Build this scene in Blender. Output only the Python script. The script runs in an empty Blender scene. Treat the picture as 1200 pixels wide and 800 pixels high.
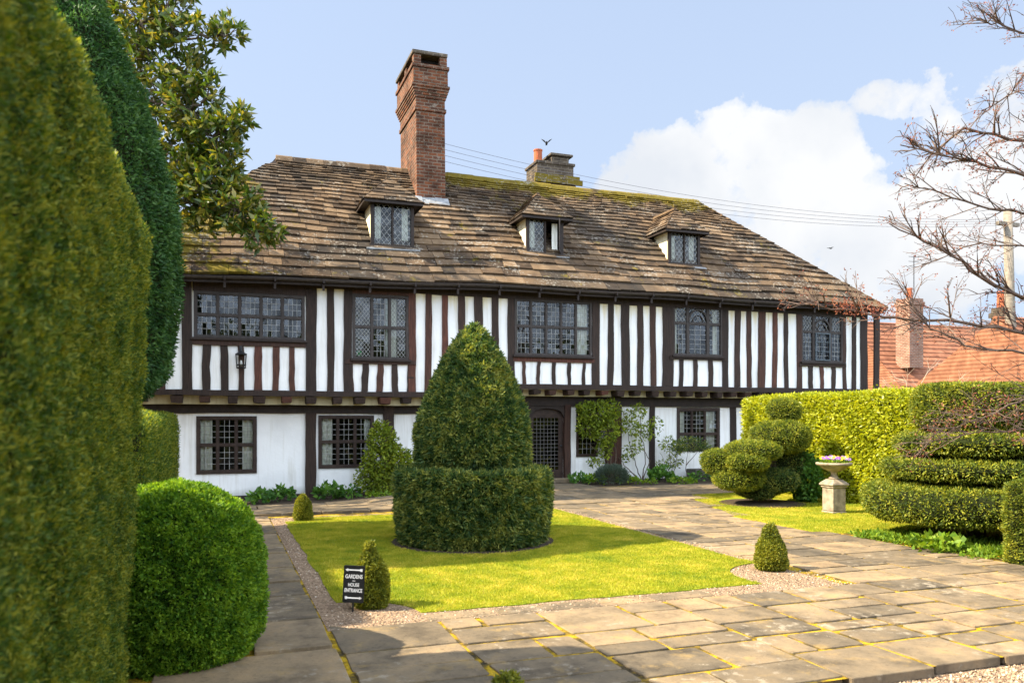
import bpy, math, random
import numpy as np
from mathutils import Vector, noise as mnoise

random.seed(7)
RNG = np.random.default_rng(11)
SC = bpy.context.scene
COL = SC.collection
R = math.radians

# ------------------------------------------------------------------ camera model (used to survey the plan from the photo)
FPX, HOR, CZ = 945.0, 490.0, 1.65
YAW = R(20)
S_, C_ = math.sin(YAW), math.cos(YAW)

def ray(px, py):
    return (px - 600) / FPX, (HOR - py) / FPX

def on_plane(px, py, Y):
    u, v = ray(px, py)
    t = Y / (C_ - u * S_)
    return t * (S_ + u * C_), CZ + v * t

def XP(px, Y):
    return on_plane(px, 400, Y)[0]

def ZP(px, py, Y):
    return on_plane(px, py, Y)[1]

def at_depth(px, py, t):
    u, v = ray(px, py)
    return Vector((t * (S_ + u * C_), t * (C_ - u * S_), CZ + v * t))

def smooth(x):
    x = min(1.0, max(0.0, x))
    return x * x * (3 - 2 * x)

def gz(x, y):                       # the ground falls a little towards the left end of the house
    return -0.17 * smooth((4.8 - x) / 3.0) * smooth((y - 13.9) / 2.8)

# ------------------------------------------------------------------ materials
def new_mat(name):
    m = bpy.data.materials.new(name)
    m.use_nodes = True
    nt = m.node_tree
    nt.nodes.clear()
    out = nt.nodes.new('ShaderNodeOutputMaterial')
    return m, nt, out

def nd(nt, typ, **kw):
    n = nt.nodes.new(typ)
    for k, v in kw.items():
        if k.startswith('i_'):
            key = k[2:]
            n.inputs[int(key) if key.isdigit() else key.replace('_', ' ')].default_value = v
        else:
            setattr(n, k, v)
    return n

def ramp(nt, stops, interp='LINEAR'):
    n = nt.nodes.new('ShaderNodeValToRGB')
    cr = n.color_ramp
    cr.interpolation = interp
    while len(cr.elements) > 1:
        cr.elements.remove(cr.elements[-1])
    cr.elements[0].position = stops[0][0]
    cr.elements[0].color = tuple(stops[0][1]) + (1,) if len(stops[0][1]) == 3 else stops[0][1]
    for p, c in stops[1:]:
        e = cr.elements.new(p)
        e.color = tuple(c) + (1,) if len(c) == 3 else c
    return n

def mix(nt, fac, a, b, blend='MIX'):
    n = nt.nodes.new('ShaderNodeMix')
    n.data_type = 'RGBA'
    n.blend_type = blend
    for sock, v in ((n.inputs[0], fac), (n.inputs[6], a), (n.inputs[7], b)):
        if hasattr(v, 'is_output'):
            nt.links.new(v, sock)
        elif isinstance(v, (int, float)):
            sock.default_value = v
        else:
            sock.default_value = tuple(v) + (1,) if len(v) == 3 else v
    return n.outputs[2]

def math_n(nt, op, a, b=None, clamp=False):
    n = nt.nodes.new('ShaderNodeMath')
    n.operation = op
    n.use_clamp = clamp
    for i, v in enumerate((a, b)):
        if v is None:
            continue
        if hasattr(v, 'is_output'):
            nt.links.new(v, n.inputs[i])
        else:
            n.inputs[i].default_value = v
    return n.outputs[0]

def pos(nt):
    return nt.nodes.new('ShaderNodeNewGeometry').outputs['Position']

def noise_n(nt, scale, detail=4, rough=0.55, vec=None, stretch=None, dist=0.0):
    n = nt.nodes.new('ShaderNodeTexNoise')
    n.inputs['Scale'].default_value = scale
    n.inputs['Detail'].default_value = detail
    n.inputs['Roughness'].default_value = rough
    n.inputs['Distortion'].default_value = dist
    v = vec or pos(nt)
    if stretch:
        mp = nt.nodes.new('ShaderNodeMapping')
        mp.inputs['Scale'].default_value = stretch
        nt.links.new(v, mp.inputs[0])
        v = mp.outputs[0]
    nt.links.new(v, n.inputs['Vector'])
    return n.outputs['Fac']

def principled(nt, out, col, rough=0.8, spec=0.3, bump=None, bump_str=0.3, bump_dist=0.01, metallic=0.0):
    p = nt.nodes.new('ShaderNodeBsdfPrincipled')
    if hasattr(col, 'is_output'):
        nt.links.new(col, p.inputs['Base Color'])
    else:
        p.inputs['Base Color'].default_value = tuple(col) + (1,)
    if hasattr(rough, 'is_output'):
        nt.links.new(rough, p.inputs['Roughness'])
    else:
        p.inputs['Roughness'].default_value = rough
    p.inputs['Specular IOR Level'].default_value = spec
    p.inputs['Metallic'].default_value = metallic
    if bump is not None:
        b = nt.nodes.new('ShaderNodeBump')
        b.inputs['Strength'].default_value = bump_str
        b.inputs['Distance'].default_value = bump_dist
        nt.links.new(bump, b.inputs['Height'])
        nt.links.new(b.outputs[0], p.inputs['Normal'])
    nt.links.new(p.outputs[0], out.inputs[0])
    return p

def rnd_attr(nt):
    n = nt.nodes.new('ShaderNodeAttribute')
    n.attribute_name = 'rnd'
    return n.outputs['Fac']

def leaf_mat(name, c_dark, c_mid, c_light, transl=0.35, patch=0.8, patch_scale=1.6, rough=0.55, spec=0.25, tint=(1.25, 1.15, 0.4), mott=0.35, mscale=9.0):
    m, nt, out = new_mat(name)
    r = rnd_attr(nt)
    cr = ramp(nt, [(0.0, c_dark), (0.5, c_mid), (1.0, c_light)])
    n = noise_n(nt, patch_scale, 3)
    f = math_n(nt, 'ADD', math_n(nt, 'MULTIPLY', r, 1.0 - 0.5 * patch), math_n(nt, 'MULTIPLY', math_n(nt, 'SUBTRACT', n, 0.3), patch * 1.2))
    n9 = noise_n(nt, mscale, 3, .6)
    f = math_n(nt, 'ADD', f, math_n(nt, 'MULTIPLY', math_n(nt, 'SUBTRACT', n9, 0.5), mott * 2), True)
    nt.links.new(f, cr.inputs[0])
    col = cr.outputs[0]
    p = nt.nodes.new('ShaderNodeBsdfPrincipled')
    nt.links.new(col, p.inputs['Base Color'])
    p.inputs['Roughness'].default_value = rough
    p.inputs['Specular IOR Level'].default_value = spec
    t = nt.nodes.new('ShaderNodeBsdfTranslucent')
    tc = mix(nt, 1.0, col, tint, 'MULTIPLY')
    nt.links.new(tc, t.inputs[0])
    ms = nt.nodes.new('ShaderNodeMixShader')
    ms.inputs[0].default_value = transl
    nt.links.new(p.outputs[0], ms.inputs[1])
    nt.links.new(t.outputs[0], ms.inputs[2])
    nt.links.new(ms.outputs[0], out.inputs[0])
    return m

M = {}
def simple(name, col, rough=0.8, spec=0.3, var=0.25, scale=8, bump=0.0, metallic=0.0):
    m, nt, out = new_mat(name)
    n = noise_n(nt, scale, 5)
    lo = tuple(c * (1 - var) for c in col)
    hi = tuple(c * (1 + var) for c in col)
    cr = ramp(nt, [(0.3, lo), (0.7, hi)])
    nt.links.new(n, cr.inputs[0])
    principled(nt, out, cr.outputs[0], rough, spec, n if bump else None, bump, 0.01, metallic)
    M[name] = m
    return m

# plaster: limewash with faint staining
def make_plaster(name, col):
    m, nt, out = new_mat(name)
    a = noise_n(nt, 1.3, 5)
    b = noise_n(nt, 14, 4)
    streak = noise_n(nt, 3.0, 4, stretch=(3.5, 3.5, 0.25))
    cr = ramp(nt, [(0.35, tuple(c * 0.9 for c in col)), (0.6, col)])
    nt.links.new(a, cr.inputs[0])
    sr = ramp(nt, [(0.50, (1, 1, 1)), (0.72, (0.72, 0.69, 0.62))])
    nt.links.new(streak, sr.inputs[0])
    c2 = mix(nt, 0.6, cr.outputs[0], sr.outputs[0], 'MULTIPLY')
    # rain-splash grime at the foot of the wall
    sep = nt.nodes.new('ShaderNodeSeparateXYZ')
    nt.links.new(pos(nt), sep.inputs[0])
    h = math_n(nt, 'ADD', sep.outputs[2], math_n(nt, 'MULTIPLY', a, 0.25))
    hr = ramp(nt, [(0.04, (0.45, 0.46, 0.42)), (0.22, (1, 1, 1))])
    nt.links.new(h, hr.inputs[0])
    c3 = mix(nt, 0.8, c2, hr.outputs[0], 'MULTIPLY')
    er = ramp(nt, [(0.0, (1, 1, 1)), (1.0, (1.0, 0.90, 0.64))])
    nt.links.new(math_n(nt, 'MULTIPLY', math_n(nt, 'SUBTRACT', math_n(nt, 'ADD', sep.outputs[2], math_n(nt, 'MULTIPLY', streak, .9)), 4.72), 3.0, True), er.inputs[0])
    c3 = mix(nt, 1.0, c3, er.outputs[0], 'MULTIPLY')
    principled(nt, out, c3, 0.9, 0.2, b, 0.35, 0.012)
    M[name] = m
make_plaster('plaster', (0.80, 0.80, 0.79))
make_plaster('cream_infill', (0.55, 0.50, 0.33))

def make_timber():
    m, nt, out = new_mat('timber')
    oi = nt.nodes.new('ShaderNodeObjectInfo')
    cr = ramp(nt, [(0.0, (0.020, 0.012, 0.009)), (0.55, (0.030, 0.017, 0.012)), (0.8, (0.050, 0.022, 0.014)), (1.0, (0.095, 0.032, 0.020))])
    nt.links.new(oi.outputs['Random'], cr.inputs[0])
    g = noise_n(nt, 9, 5, stretch=(6, 6, 0.5))
    gr = ramp(nt, [(0.28, (0.40, 0.40, 0.40)), (0.62, (1.3, 1.25, 1.2)), (0.8, (2.4, 2.3, 2.2))])
    nt.links.new(g, gr.inputs[0])
    col = mix(nt, 1.0, cr.outputs[0], gr.outputs[0], 'MULTIPLY')
    principled(nt, out, col, 0.7, 0.3, g, 0.5, 0.012)
    M['timber'] = m
make_timber()
simple('dark_timber', (0.022, 0.014, 0.011), 0.65, 0.3, 0.4, 10, 0.3)
simple('door_timber', (0.030, 0.017, 0.012), 0.6, 0.3, 0.4, 10, 0.3)
simple('grey_frame', (0.035, 0.027, 0.024), 0.6, 0.35, 0.35, 12)
simple('lead', (0.25, 0.25, 0.24), 0.55, 0.4, 0.35, 15)
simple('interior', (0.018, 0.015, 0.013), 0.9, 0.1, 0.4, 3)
simple('curtain', (0.78, 0.77, 0.72), 0.9, 0.1, 0.08, 5)
simple('iron', (0.012, 0.012, 0.013), 0.45, 0.5, 0.3, 20)
simple('cable', (0.10, 0.10, 0.12), 0.6, 0.3, 0.1, 5)
simple('grille_iron', (0.09, 0.085, 0.08), 0.5, 0.4, 0.3, 20)
simple('sign_black', (0.010, 0.011, 0.013), 0.35, 0.5, 0.2, 20)
simple('sign_white', (0.72, 0.72, 0.72), 0.5, 0.3, 0.05, 20)
simple('terracotta', (0.36, 0.10, 0.045), 0.8, 0.2, 0.25, 9)
simple('urn_stone', (0.27, 0.215, 0.155), 0.9, 0.2, 0.45, 9, 0.5)
simple('trough_stone', (0.09, 0.085, 0.07), 0.95, 0.1, 0.4, 9, 0.5)
simple('leadwork', (0.22, 0.225, 0.23), 0.6, 0.3, 0.35, 8)
simple('bark', (0.10, 0.075, 0.055), 0.9, 0.15, 0.4, 12, 0.5)
simple('maple_bark', (0.105, 0.072, 0.055), 0.85, 0.15, 0.4, 14, 0.4)
simple('twig', (0.15, 0.09, 0.085), 0.85, 0.15, 0.3, 14)
simple('pale_twig', (0.34, 0.27, 0.20), 0.85, 0.15, 0.3, 14)
simple('pole_wood', (0.20, 0.17, 0.135), 0.9, 0.15, 0.3, 10, 0.3)
simple('bird_dark', (0.03, 0.03, 0.035), 0.7, 0.2, 0.3, 30)
simple('soil', (0.055, 0.04, 0.028), 0.95, 0.1, 0.45, 14, 0.6)
simple('green_cloth', (0.03, 0.30, 0.09), 0.8, 0.2, 0.1, 9)
simple('lamp_glass', (0.45, 0.45, 0.42), 0.2, 0.5, 0.1, 9)

def make_glass():
    m, nt, out = new_mat('old_glass')
    fr = nt.nodes.new('ShaderNodeFresnel')
    fr.inputs[0].default_value = 1.52
    n = noise_n(nt, 5, 2)
    b = nt.nodes.new('ShaderNodeBump')
    b.inputs['Strength'].default_value = 0.10
    b.inputs['Distance'].default_value = 0.02
    nt.links.new(n, b.inputs['Height'])
    gl = nt.nodes.new('ShaderNodeBsdfGlossy')
    gl.inputs['Roughness'].default_value = 0.03
    gl.inputs['Color'].default_value = (.46, .50, .54, 1)
    nt.links.new(b.outputs[0], gl.inputs['Normal'])
    tr = nt.nodes.new('ShaderNodeBsdfTransparent')
    tr.inputs[0].default_value = (0.88, 0.92, 0.88, 1)
    ms = nt.nodes.new('ShaderNodeMixShader')
    r = rnd_attr(nt)
    rr = math_n(nt, 'MULTIPLY', r, 0.06)
    f = math_n(nt, 'ADD', fr.outputs[0], rr)
    nt.links.new(f, ms.inputs[0])
    nt.links.new(tr.outputs[0], ms.inputs[1])
    nt.links.new(gl.outputs[0], ms.inputs[2])
    nt.links.new(ms.outputs[0], out.inputs[0])
    M['glass'] = m
make_glass()

def make_roof_stone():
    m, nt, out = new_mat('roof_stone')
    r = rnd_attr(nt)
    cr = ramp(nt, [(0.0, (0.020, 0.014, 0.010)), (0.3, (0.060, 0.039, 0.024)), (0.65, (0.130, 0.083, 0.047)), (1.0, (0.225, 0.152, 0.090))])
    n1 = noise_n(nt, 3.0, 5)
    f = math_n(nt, 'ADD', math_n(nt, 'MULTIPLY', r, 0.65), math_n(nt, 'MULTIPLY', math_n(nt, 'SUBTRACT', n1, 0.30), 0.9), True)
    nt.links.new(f, cr.inputs[0])
    col = cr.outputs[0]
    # grey algae
    n2 = noise_n(nt, 0.55, 4)
    g2 = ramp(nt, [(0.42, (0, 0, 0)), (0.60, (1, 1, 1))])
    nt.links.new(n2, g2.inputs[0])
    col = mix(nt, math_n(nt, 'MULTIPLY', g2.outputs[0], 0.55), col, (0.034, 0.031, 0.027))
    # moss: drifts near the ridge, chimney and the left corner
    sep = nt.nodes.new('ShaderNodeSeparateXYZ')
    nt.links.new(pos(nt), sep.inputs[0])
    n3 = noise_n(nt, 1.1, 5, 0.6)
    n3b = noise_n(nt, 7, 4, 0.6)
    ridge = math_n(nt, 'MULTIPLY', math_n(nt, 'SUBTRACT', sep.outputs[2], 7.75), 0.75)
    ridge = math_n(nt, 'MINIMUM', math_n(nt, 'MAXIMUM', ridge, 0.0), 0.30)
    ridge = math_n(nt, 'MULTIPLY', ridge, math_n(nt, 'MULTIPLY', math_n(nt, 'SUBTRACT', sep.outputs[0], 4.6), 0.8, True))
    left = math_n(nt, 'MULTIPLY', math_n(nt, 'SUBTRACT', 1.2, sep.outputs[0]), 0.22)
    left = math_n(nt, 'MINIMUM', math_n(nt, 'MAXIMUM', left, 0.0), 0.30)
    msum = math_n(nt, 'ADD', math_n(nt, 'ADD', n3, ridge), left)
    msum = math_n(nt, 'ADD', msum, math_n(nt, 'MULTIPLY', math_n(nt, 'SUBTRACT', n3b, 0.5), 0.5))
    mr = ramp(nt, [(0.64, (0, 0, 0)), (0.76, (1, 1, 1))])
    nt.links.new(msum, mr.inputs[0])
    mossc = mix(nt, n3b, (0.07, 0.060, 0.008), (0.22, 0.155, 0.012))
    col = mix(nt, math_n(nt, 'MULTIPLY', mr.outputs[0], 0.85), col, mossc)
    # white and orange lichen specks
    n4 = noise_n(nt, 15, 4, 0.65)
    n5 = noise_n(nt, 1.7, 3)
    ls = math_n(nt, 'ADD', n4, math_n(nt, 'MULTIPLY', math_n(nt, 'SUBTRACT', n5, 0.5), 0.55))
    lr = ramp(nt, [(0.60, (0, 0, 0)), (0.66, (1, 1, 1))])
    nt.links.new(ls, lr.inputs[0])
    col = mix(nt, math_n(nt, 'MULTIPLY', lr.outputs[0], 0.6), col, (0.30, 0.27, 0.225))
    bmp = noise_n(nt, 18, 6, 0.65)
    principled(nt, out, col, 0.92, 0.15, bmp, 0.6, 0.03)
    M['roof_stone'] = m
make_roof_stone()

def make_brick(name, c1, c2, mortar, stain=0.5, scale=1.0):
    m, nt, out = new_mat(name)
    sep = nt.nodes.new('ShaderNodeSeparateXYZ')
    nt.links.new(pos(nt), sep.inputs[0])
    cmb = nt.nodes.new('ShaderNodeCombineXYZ')
    nt.links.new(math_n(nt, 'ADD', sep.outputs[0], sep.outputs[1]), cmb.inputs[0])
    nt.links.new(sep.outputs[2], cmb.inputs[1])
    b = nt.nodes.new('ShaderNodeTexBrick')
    nt.links.new(cmb.outputs[0], b.inputs['Vector'])
    b.inputs['Color1'].default_value = tuple(c1) + (1,)
    b.inputs['Color2'].default_value = tuple(c2) + (1,)
    b.inputs['Mortar'].default_value = tuple(mortar) + (1,)
    b.inputs['Scale'].default_value = 1.0
    b.inputs['Brick Width'].default_value = 0.23 * scale
    b.inputs['Row Height'].default_value = 0.085 * scale
    b.inputs['Mortar Size'].default_value = 0.012 * scale
    b.inputs['Bias'].default_value = 0.0
    n = noise_n(nt, 2.2, 5, 0.6)
    sr = ramp(nt, [(0.35, (0.35, 0.32, 0.30)), (0.6, (1.05, 1.0, 1.0))])
    nt.links.new(n, sr.inputs[0])
    col = mix(nt, stain, b.outputs['Color'], sr.outputs[0], 'MULTIPLY')
    n6 = noise_n(nt, 9, 4)
    lr = ramp(nt, [(0.62, (0, 0, 0)), (0.72, (1, 1, 1))])
    nt.links.new(n6, lr.inputs[0])
    col = mix(nt, math_n(nt, 'MULTIPLY', lr.outputs[0], 0.45), col, (0.30, 0.27, 0.22))
    inv = math_n(nt, 'SUBTRACT', 1.0, b.outputs['Fac'])
    principled(nt, out, col, 0.9, 0.15, inv, 0.6, 0.015)
    M[name] = m
make_brick('chimney_brick', (0.19, 0.068, 0.031), (0.075, 0.036, 0.024), (0.17, 0.13, 0.095), 0.85)
make_brick('grey_brick', (0.11, 0.085, 0.06), (0.06, 0.048, 0.038), (0.15, 0.13, 0.10), 0.7)
make_brick('far_brick', (0.28, 0.14, 0.09), (0.20, 0.09, 0.06), (0.30, 0.25, 0.2), 0.4)

def make_paving():
    m, nt, out = new_mat('paving_stone')
    r = rnd_attr(nt)
    cr = ramp(nt, [(0.0, (0.105, 0.084, 0.058)), (0.35, (0.165, 0.124, 0.078)), (0.7, (0.215, 0.158, 0.096)), (1.0, (0.265, 0.184, 0.104))])
    nt.links.new(r, cr.inputs[0])
    n1 = noise_n(nt, 2.4, 6, 0.65)
    sr = ramp(nt, [(0.30, (0.40, 0.41, 0.44)), (0.50, (.95, .95, .95)), (0.72, (1.38, 1.3, 1.18))])
    nt.links.new(n1, sr.inputs[0])
    col = mix(nt, 1.0, cr.outputs[0], sr.outputs[0], 'MULTIPLY')
    n2 = noise_n(nt, 13, 5, 0.7)
    n2b = noise_n(nt, 1.1, 3)
    ls = math_n(nt, 'ADD', n2, math_n(nt, 'MULTIPLY', math_n(nt, 'SUBTRACT', n2b, 0.5), 0.5))
    lr = ramp(nt, [(0.60, (0, 0, 0)), (0.68, (1, 1, 1))])
    nt.links.new(ls, lr.inputs[0])
    col = mix(nt, math_n(nt, 'MULTIPLY', lr.outputs[0], 0.6), col, (0.36, 0.30, 0.22))
    n3 = noise_n(nt, 26, 5, 0.7)
    dr = ramp(nt, [(0.52, (1, 1, 1)), (0.70, (0.5, 0.48, 0.46))])
    nt.links.new(n3, dr.inputs[0])
    col = mix(nt, 0.7, col, dr.outputs[0], 'MULTIPLY')
    n7 = noise_n(nt, 3.6, 6, .7)
    gr = ramp(nt, [(0.56, (0, 0, 0)), (0.70, (1, 1, 1))])
    nt.links.new(n7, gr.inputs[0])
    col = mix(nt, math_n(nt, 'MULTIPLY', gr.outputs[0], 0.55), col, (0.33, 0.215, 0.075))
    bm_ = math_n(nt, 'ADD', n1, math_n(nt, 'MULTIPLY', n3, 0.4))
    principled(nt, out, col, 0.85, 0.2, bm_, 0.55, 0.02)
    M['paving_stone'] = m
make_paving()

def make_joint():
    m, nt, out = new_mat('mossy_joint')
    n = noise_n(nt, 5, 5, 0.65)
    cr = ramp(nt, [(0.38, (0.045, 0.035, 0.02)), (0.47, (0.16, 0.105, 0.016)), (0.56, (0.40, 0.25, 0.012)), (0.72, (0.30, 0.24, 0.06))])
    nt.links.new(n, cr.inputs[0])
    n2 = noise_n(nt, 60, 3)
    principled(nt, out, cr.outputs[0], 0.95, 0.1, n2, 0.8, 0.02)
    M['mossy_joint'] = m
make_joint()

def make_gravel(name, lo, hi):
    m, nt, out = new_mat(name)
    v = nt.nodes.new('ShaderNodeTexVoronoi')
    v.inputs['Scale'].default_value = 55
    nt.links.new(pos(nt), v.inputs['Vector'])
    sep = nt.nodes.new('ShaderNodeSeparateColor')
    nt.links.new(v.outputs['Color'], sep.inputs[0])
    cr = ramp(nt, [(0, lo), (1, hi)])
    nt.links.new(sep.outputs[0], cr.inputs[0])
    inv = math_n(nt, 'SUBTRACT', 1.0, v.outputs['Distance'])
    principled(nt, out, cr.outputs[0], 0.9, 0.2, inv, 0.9, 0.02)
    M[name] = m
make_gravel('gravel_bed', (0.15, 0.095, 0.058), (0.36, 0.25, 0.16))
m, nt, out = new_mat('pebble')
cr = ramp(nt, [(0, (0.12, 0.075, 0.045)), (0.4, (0.27, 0.18, 0.11)), (0.8, (0.40, 0.29, 0.19)), (1, (0.55, 0.47, 0.37))])
nt.links.new(rnd_attr(nt), cr.inputs[0])
principled(nt, out, cr.outputs[0], 0.8, 0.25)
M['pebble'] = m

def make_ground():
    m, nt, out = new_mat('far_ground')
    n = noise_n(nt, 0.4, 6)
    cr = ramp(nt, [(0.3, (0.045, 0.06, 0.018)), (0.6, (0.085, 0.085, 0.03)), (0.8, (0.12, 0.09, 0.05))])
    nt.links.new(n, cr.inputs[0])
    principled(nt, out, cr.outputs[0], 0.95, 0.1)
    M['far_ground'] = m
make_ground()

def make_lawn_base():
    m, nt, out = new_mat('lawn_turf')
    n = noise_n(nt, 1.8, 5, 0.6)
    n2 = noise_n(nt, 45, 4, 0.7)
    cr = ramp(nt, [(0.3, (0.15, 0.21, 0.012)), (0.55, (0.31, 0.32, 0.018)), (0.75, (0.46, 0.38, 0.05))])
    nt.links.new(n, cr.inputs[0])
    sr = ramp(nt, [(0.3, (0.5, 0.55, 0.5)), (0.65, (1.1, 1.1, 1.1))])
    nt.links.new(n2, sr.inputs[0])
    col = mix(nt, 1.0, cr.outputs[0], sr.outputs[0], 'MULTIPLY')
    principled(nt, out, col, 0.95, 0.1, n2, 0.8, 0.03)
    M['lawn_turf'] = m
make_lawn_base()

def make_far_tile():
    m, nt, out = new_mat('clay_tile')
    w = nt.nodes.new('ShaderNodeTexWave')
    w.bands_direction = 'Z'
    w.inputs['Scale'].default_value = 2.2
    w.inputs['Distortion'].default_value = 0.6
    nt.links.new(pos(nt), w.inputs['Vector'])
    n = noise_n(nt, 2.5, 5, 0.65)
    cr = ramp(nt, [(0.3, (0.17, 0.070, 0.040)), (0.55, (0.29, 0.122, 0.068)), (0.8, (0.36, 0.19, 0.115))])
    nt.links.new(n, cr.inputs[0])
    col = mix(nt, 0.25, cr.outputs[0], w.outputs['Color'], 'MULTIPLY')
    principled(nt, out, col, 0.9, 0.15, w.outputs['Fac'], 0.4, 0.03)
    M['clay_tile'] = m
make_far_tile()

M['yew_near'] = leaf_mat('yew_near', (0.022, 0.056, 0.012), (0.082, 0.150, 0.020), (0.32, 0.32, 0.035), 0.46, 0.5, 2.2, mott=1.1, mscale=17)
M['yew_dark'] = leaf_mat('yew_dark', (0.014, 0.042, 0.014), (0.064, 0.118, 0.030), (0.34, 0.34, 0.07), 0.38, 0.7, 2.0, mott=.8, mscale=10)
M['yew_gold'] = leaf_mat('yew_gold', (0.026, 0.048, 0.008), (0.130, 0.175, 0.018), (0.38, 0.36, 0.035), 0.40, 0.5, 2.5, mott=.6, mscale=9)
M['box'] = leaf_mat('box', (0.020, 0.070, 0.006), (0.090, 0.205, 0.012), (0.28, 0.42, 0.03), 0.46, 0.45, 2.5, mott=.7, mscale=14)
M['box_cone'] = leaf_mat('box_cone', (0.045, 0.065, 0.008), (0.14, 0.165, 0.014), (0.36, 0.33, 0.03), 0.38, 0.4, 6)
M['cypress'] = leaf_mat('cypress', (0.012, 0.040, 0.012), (0.036, 0.098, 0.024), (0.10, 0.185, 0.042), 0.36, 0.5, 2.0, tint=(1, 1.1, .6), mott=.8, mscale=5)
M['laurel'] = leaf_mat('laurel', (0.12, 0.155, 0.008), (0.31, 0.35, 0.012), (0.52, 0.51, 0.025), 0.42, 0.35, 1.5, 0.4, 0.4)
M['magnolia'] = leaf_mat('magnolia', (0.028, 0.062, 0.010), (0.090, 0.140, 0.018), (0.30, 0.24, 0.040), 0.36, 0.3, 1.5, 0.3, 0.5)
M['shrub'] = leaf_mat('shrub', (0.055, 0.095, 0.010), (0.15, 0.21, 0.016), (0.30, 0.34, 0.03), 0.40, 0.4, 3)
M['bed_plant'] = leaf_mat('bed_plant', (0.03, 0.09, 0.018), (0.070, 0.17, 0.026), (0.14, 0.27, 0.035), 0.35, 0.4, 4)
M['lush'] = leaf_mat('lush', (0.06, 0.13, 0.010), (0.14, 0.24, 0.016), (0.26, 0.34, 0.03), 0.40, 0.4, 4)
M['lavender'] = leaf_mat('lavender', (0.035, 0.06, 0.045), (0.07, 0.10, 0.075), (0.12, 0.15, 0.11), 0.25, 0.3, 4)
M['grass'] = leaf_mat('grass', (0.165, 0.235, 0.018), (0.370, 0.355, 0.022), (0.66, 0.50, 0.085), 0.42, 1.1, 1.0, mott=.55, mscale=4.0, tint=(1, 1.1, .4))
M['bud'] = leaf_mat('bud', (0.13, 0.040, 0.028), (0.24, 0.080, 0.048), (0.36, 0.17, 0.09), 0.40, 0.2, 3, tint=(1.2, .8, .7))
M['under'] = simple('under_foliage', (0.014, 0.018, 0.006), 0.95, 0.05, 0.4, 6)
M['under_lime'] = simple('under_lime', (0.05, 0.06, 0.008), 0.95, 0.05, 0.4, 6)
M['petal_violet'] = leaf_mat('petal_violet', (0.16, 0.04, 0.35), (0.35, 0.14, 0.55), (0.72, 0.58, 0.80), 0.25, 0.2, 9, tint=(1, 1, 1))
M['petal_yellow'] = leaf_mat('petal_yellow', (0.65, 0.25, 0.01), (0.75, 0.42, 0.015), (0.75, 0.55, 0.05), 0.25, 0.2, 9, tint=(1, 1, 1))

# ------------------------------------------------------------------ object helpers
def tag(o, label=None, cat=None, group=None, kind=None):
    for k, v in (('label', label), ('category', cat), ('group', group), ('kind', kind)):
        if v:
            o[k] = v
    return o

def thing(name, label, cat, loc=(0, 0, 0), group=None):
    o = bpy.data.objects.new(name, None)
    COL.objects.link(o)
    o.location = loc
    o.empty_display_size = 0.2
    return tag(o, label, cat, group)

def root_loc(parent):
    p = parent
    while p is not None and p.parent is not None:
        p = p.parent
    return np.array(p.location) if p is not None else np.zeros(3)

def link_mesh(name, me, mats, parent):
    o = bpy.data.objects.new(name, me)
    for m in (mats if isinstance(mats, (list, tuple)) else [mats]):
        me.materials.append(M[m] if isinstance(m, str) else m)
    COL.objects.link(o)
    if parent is not None:
        o.parent = parent
    return o

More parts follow.
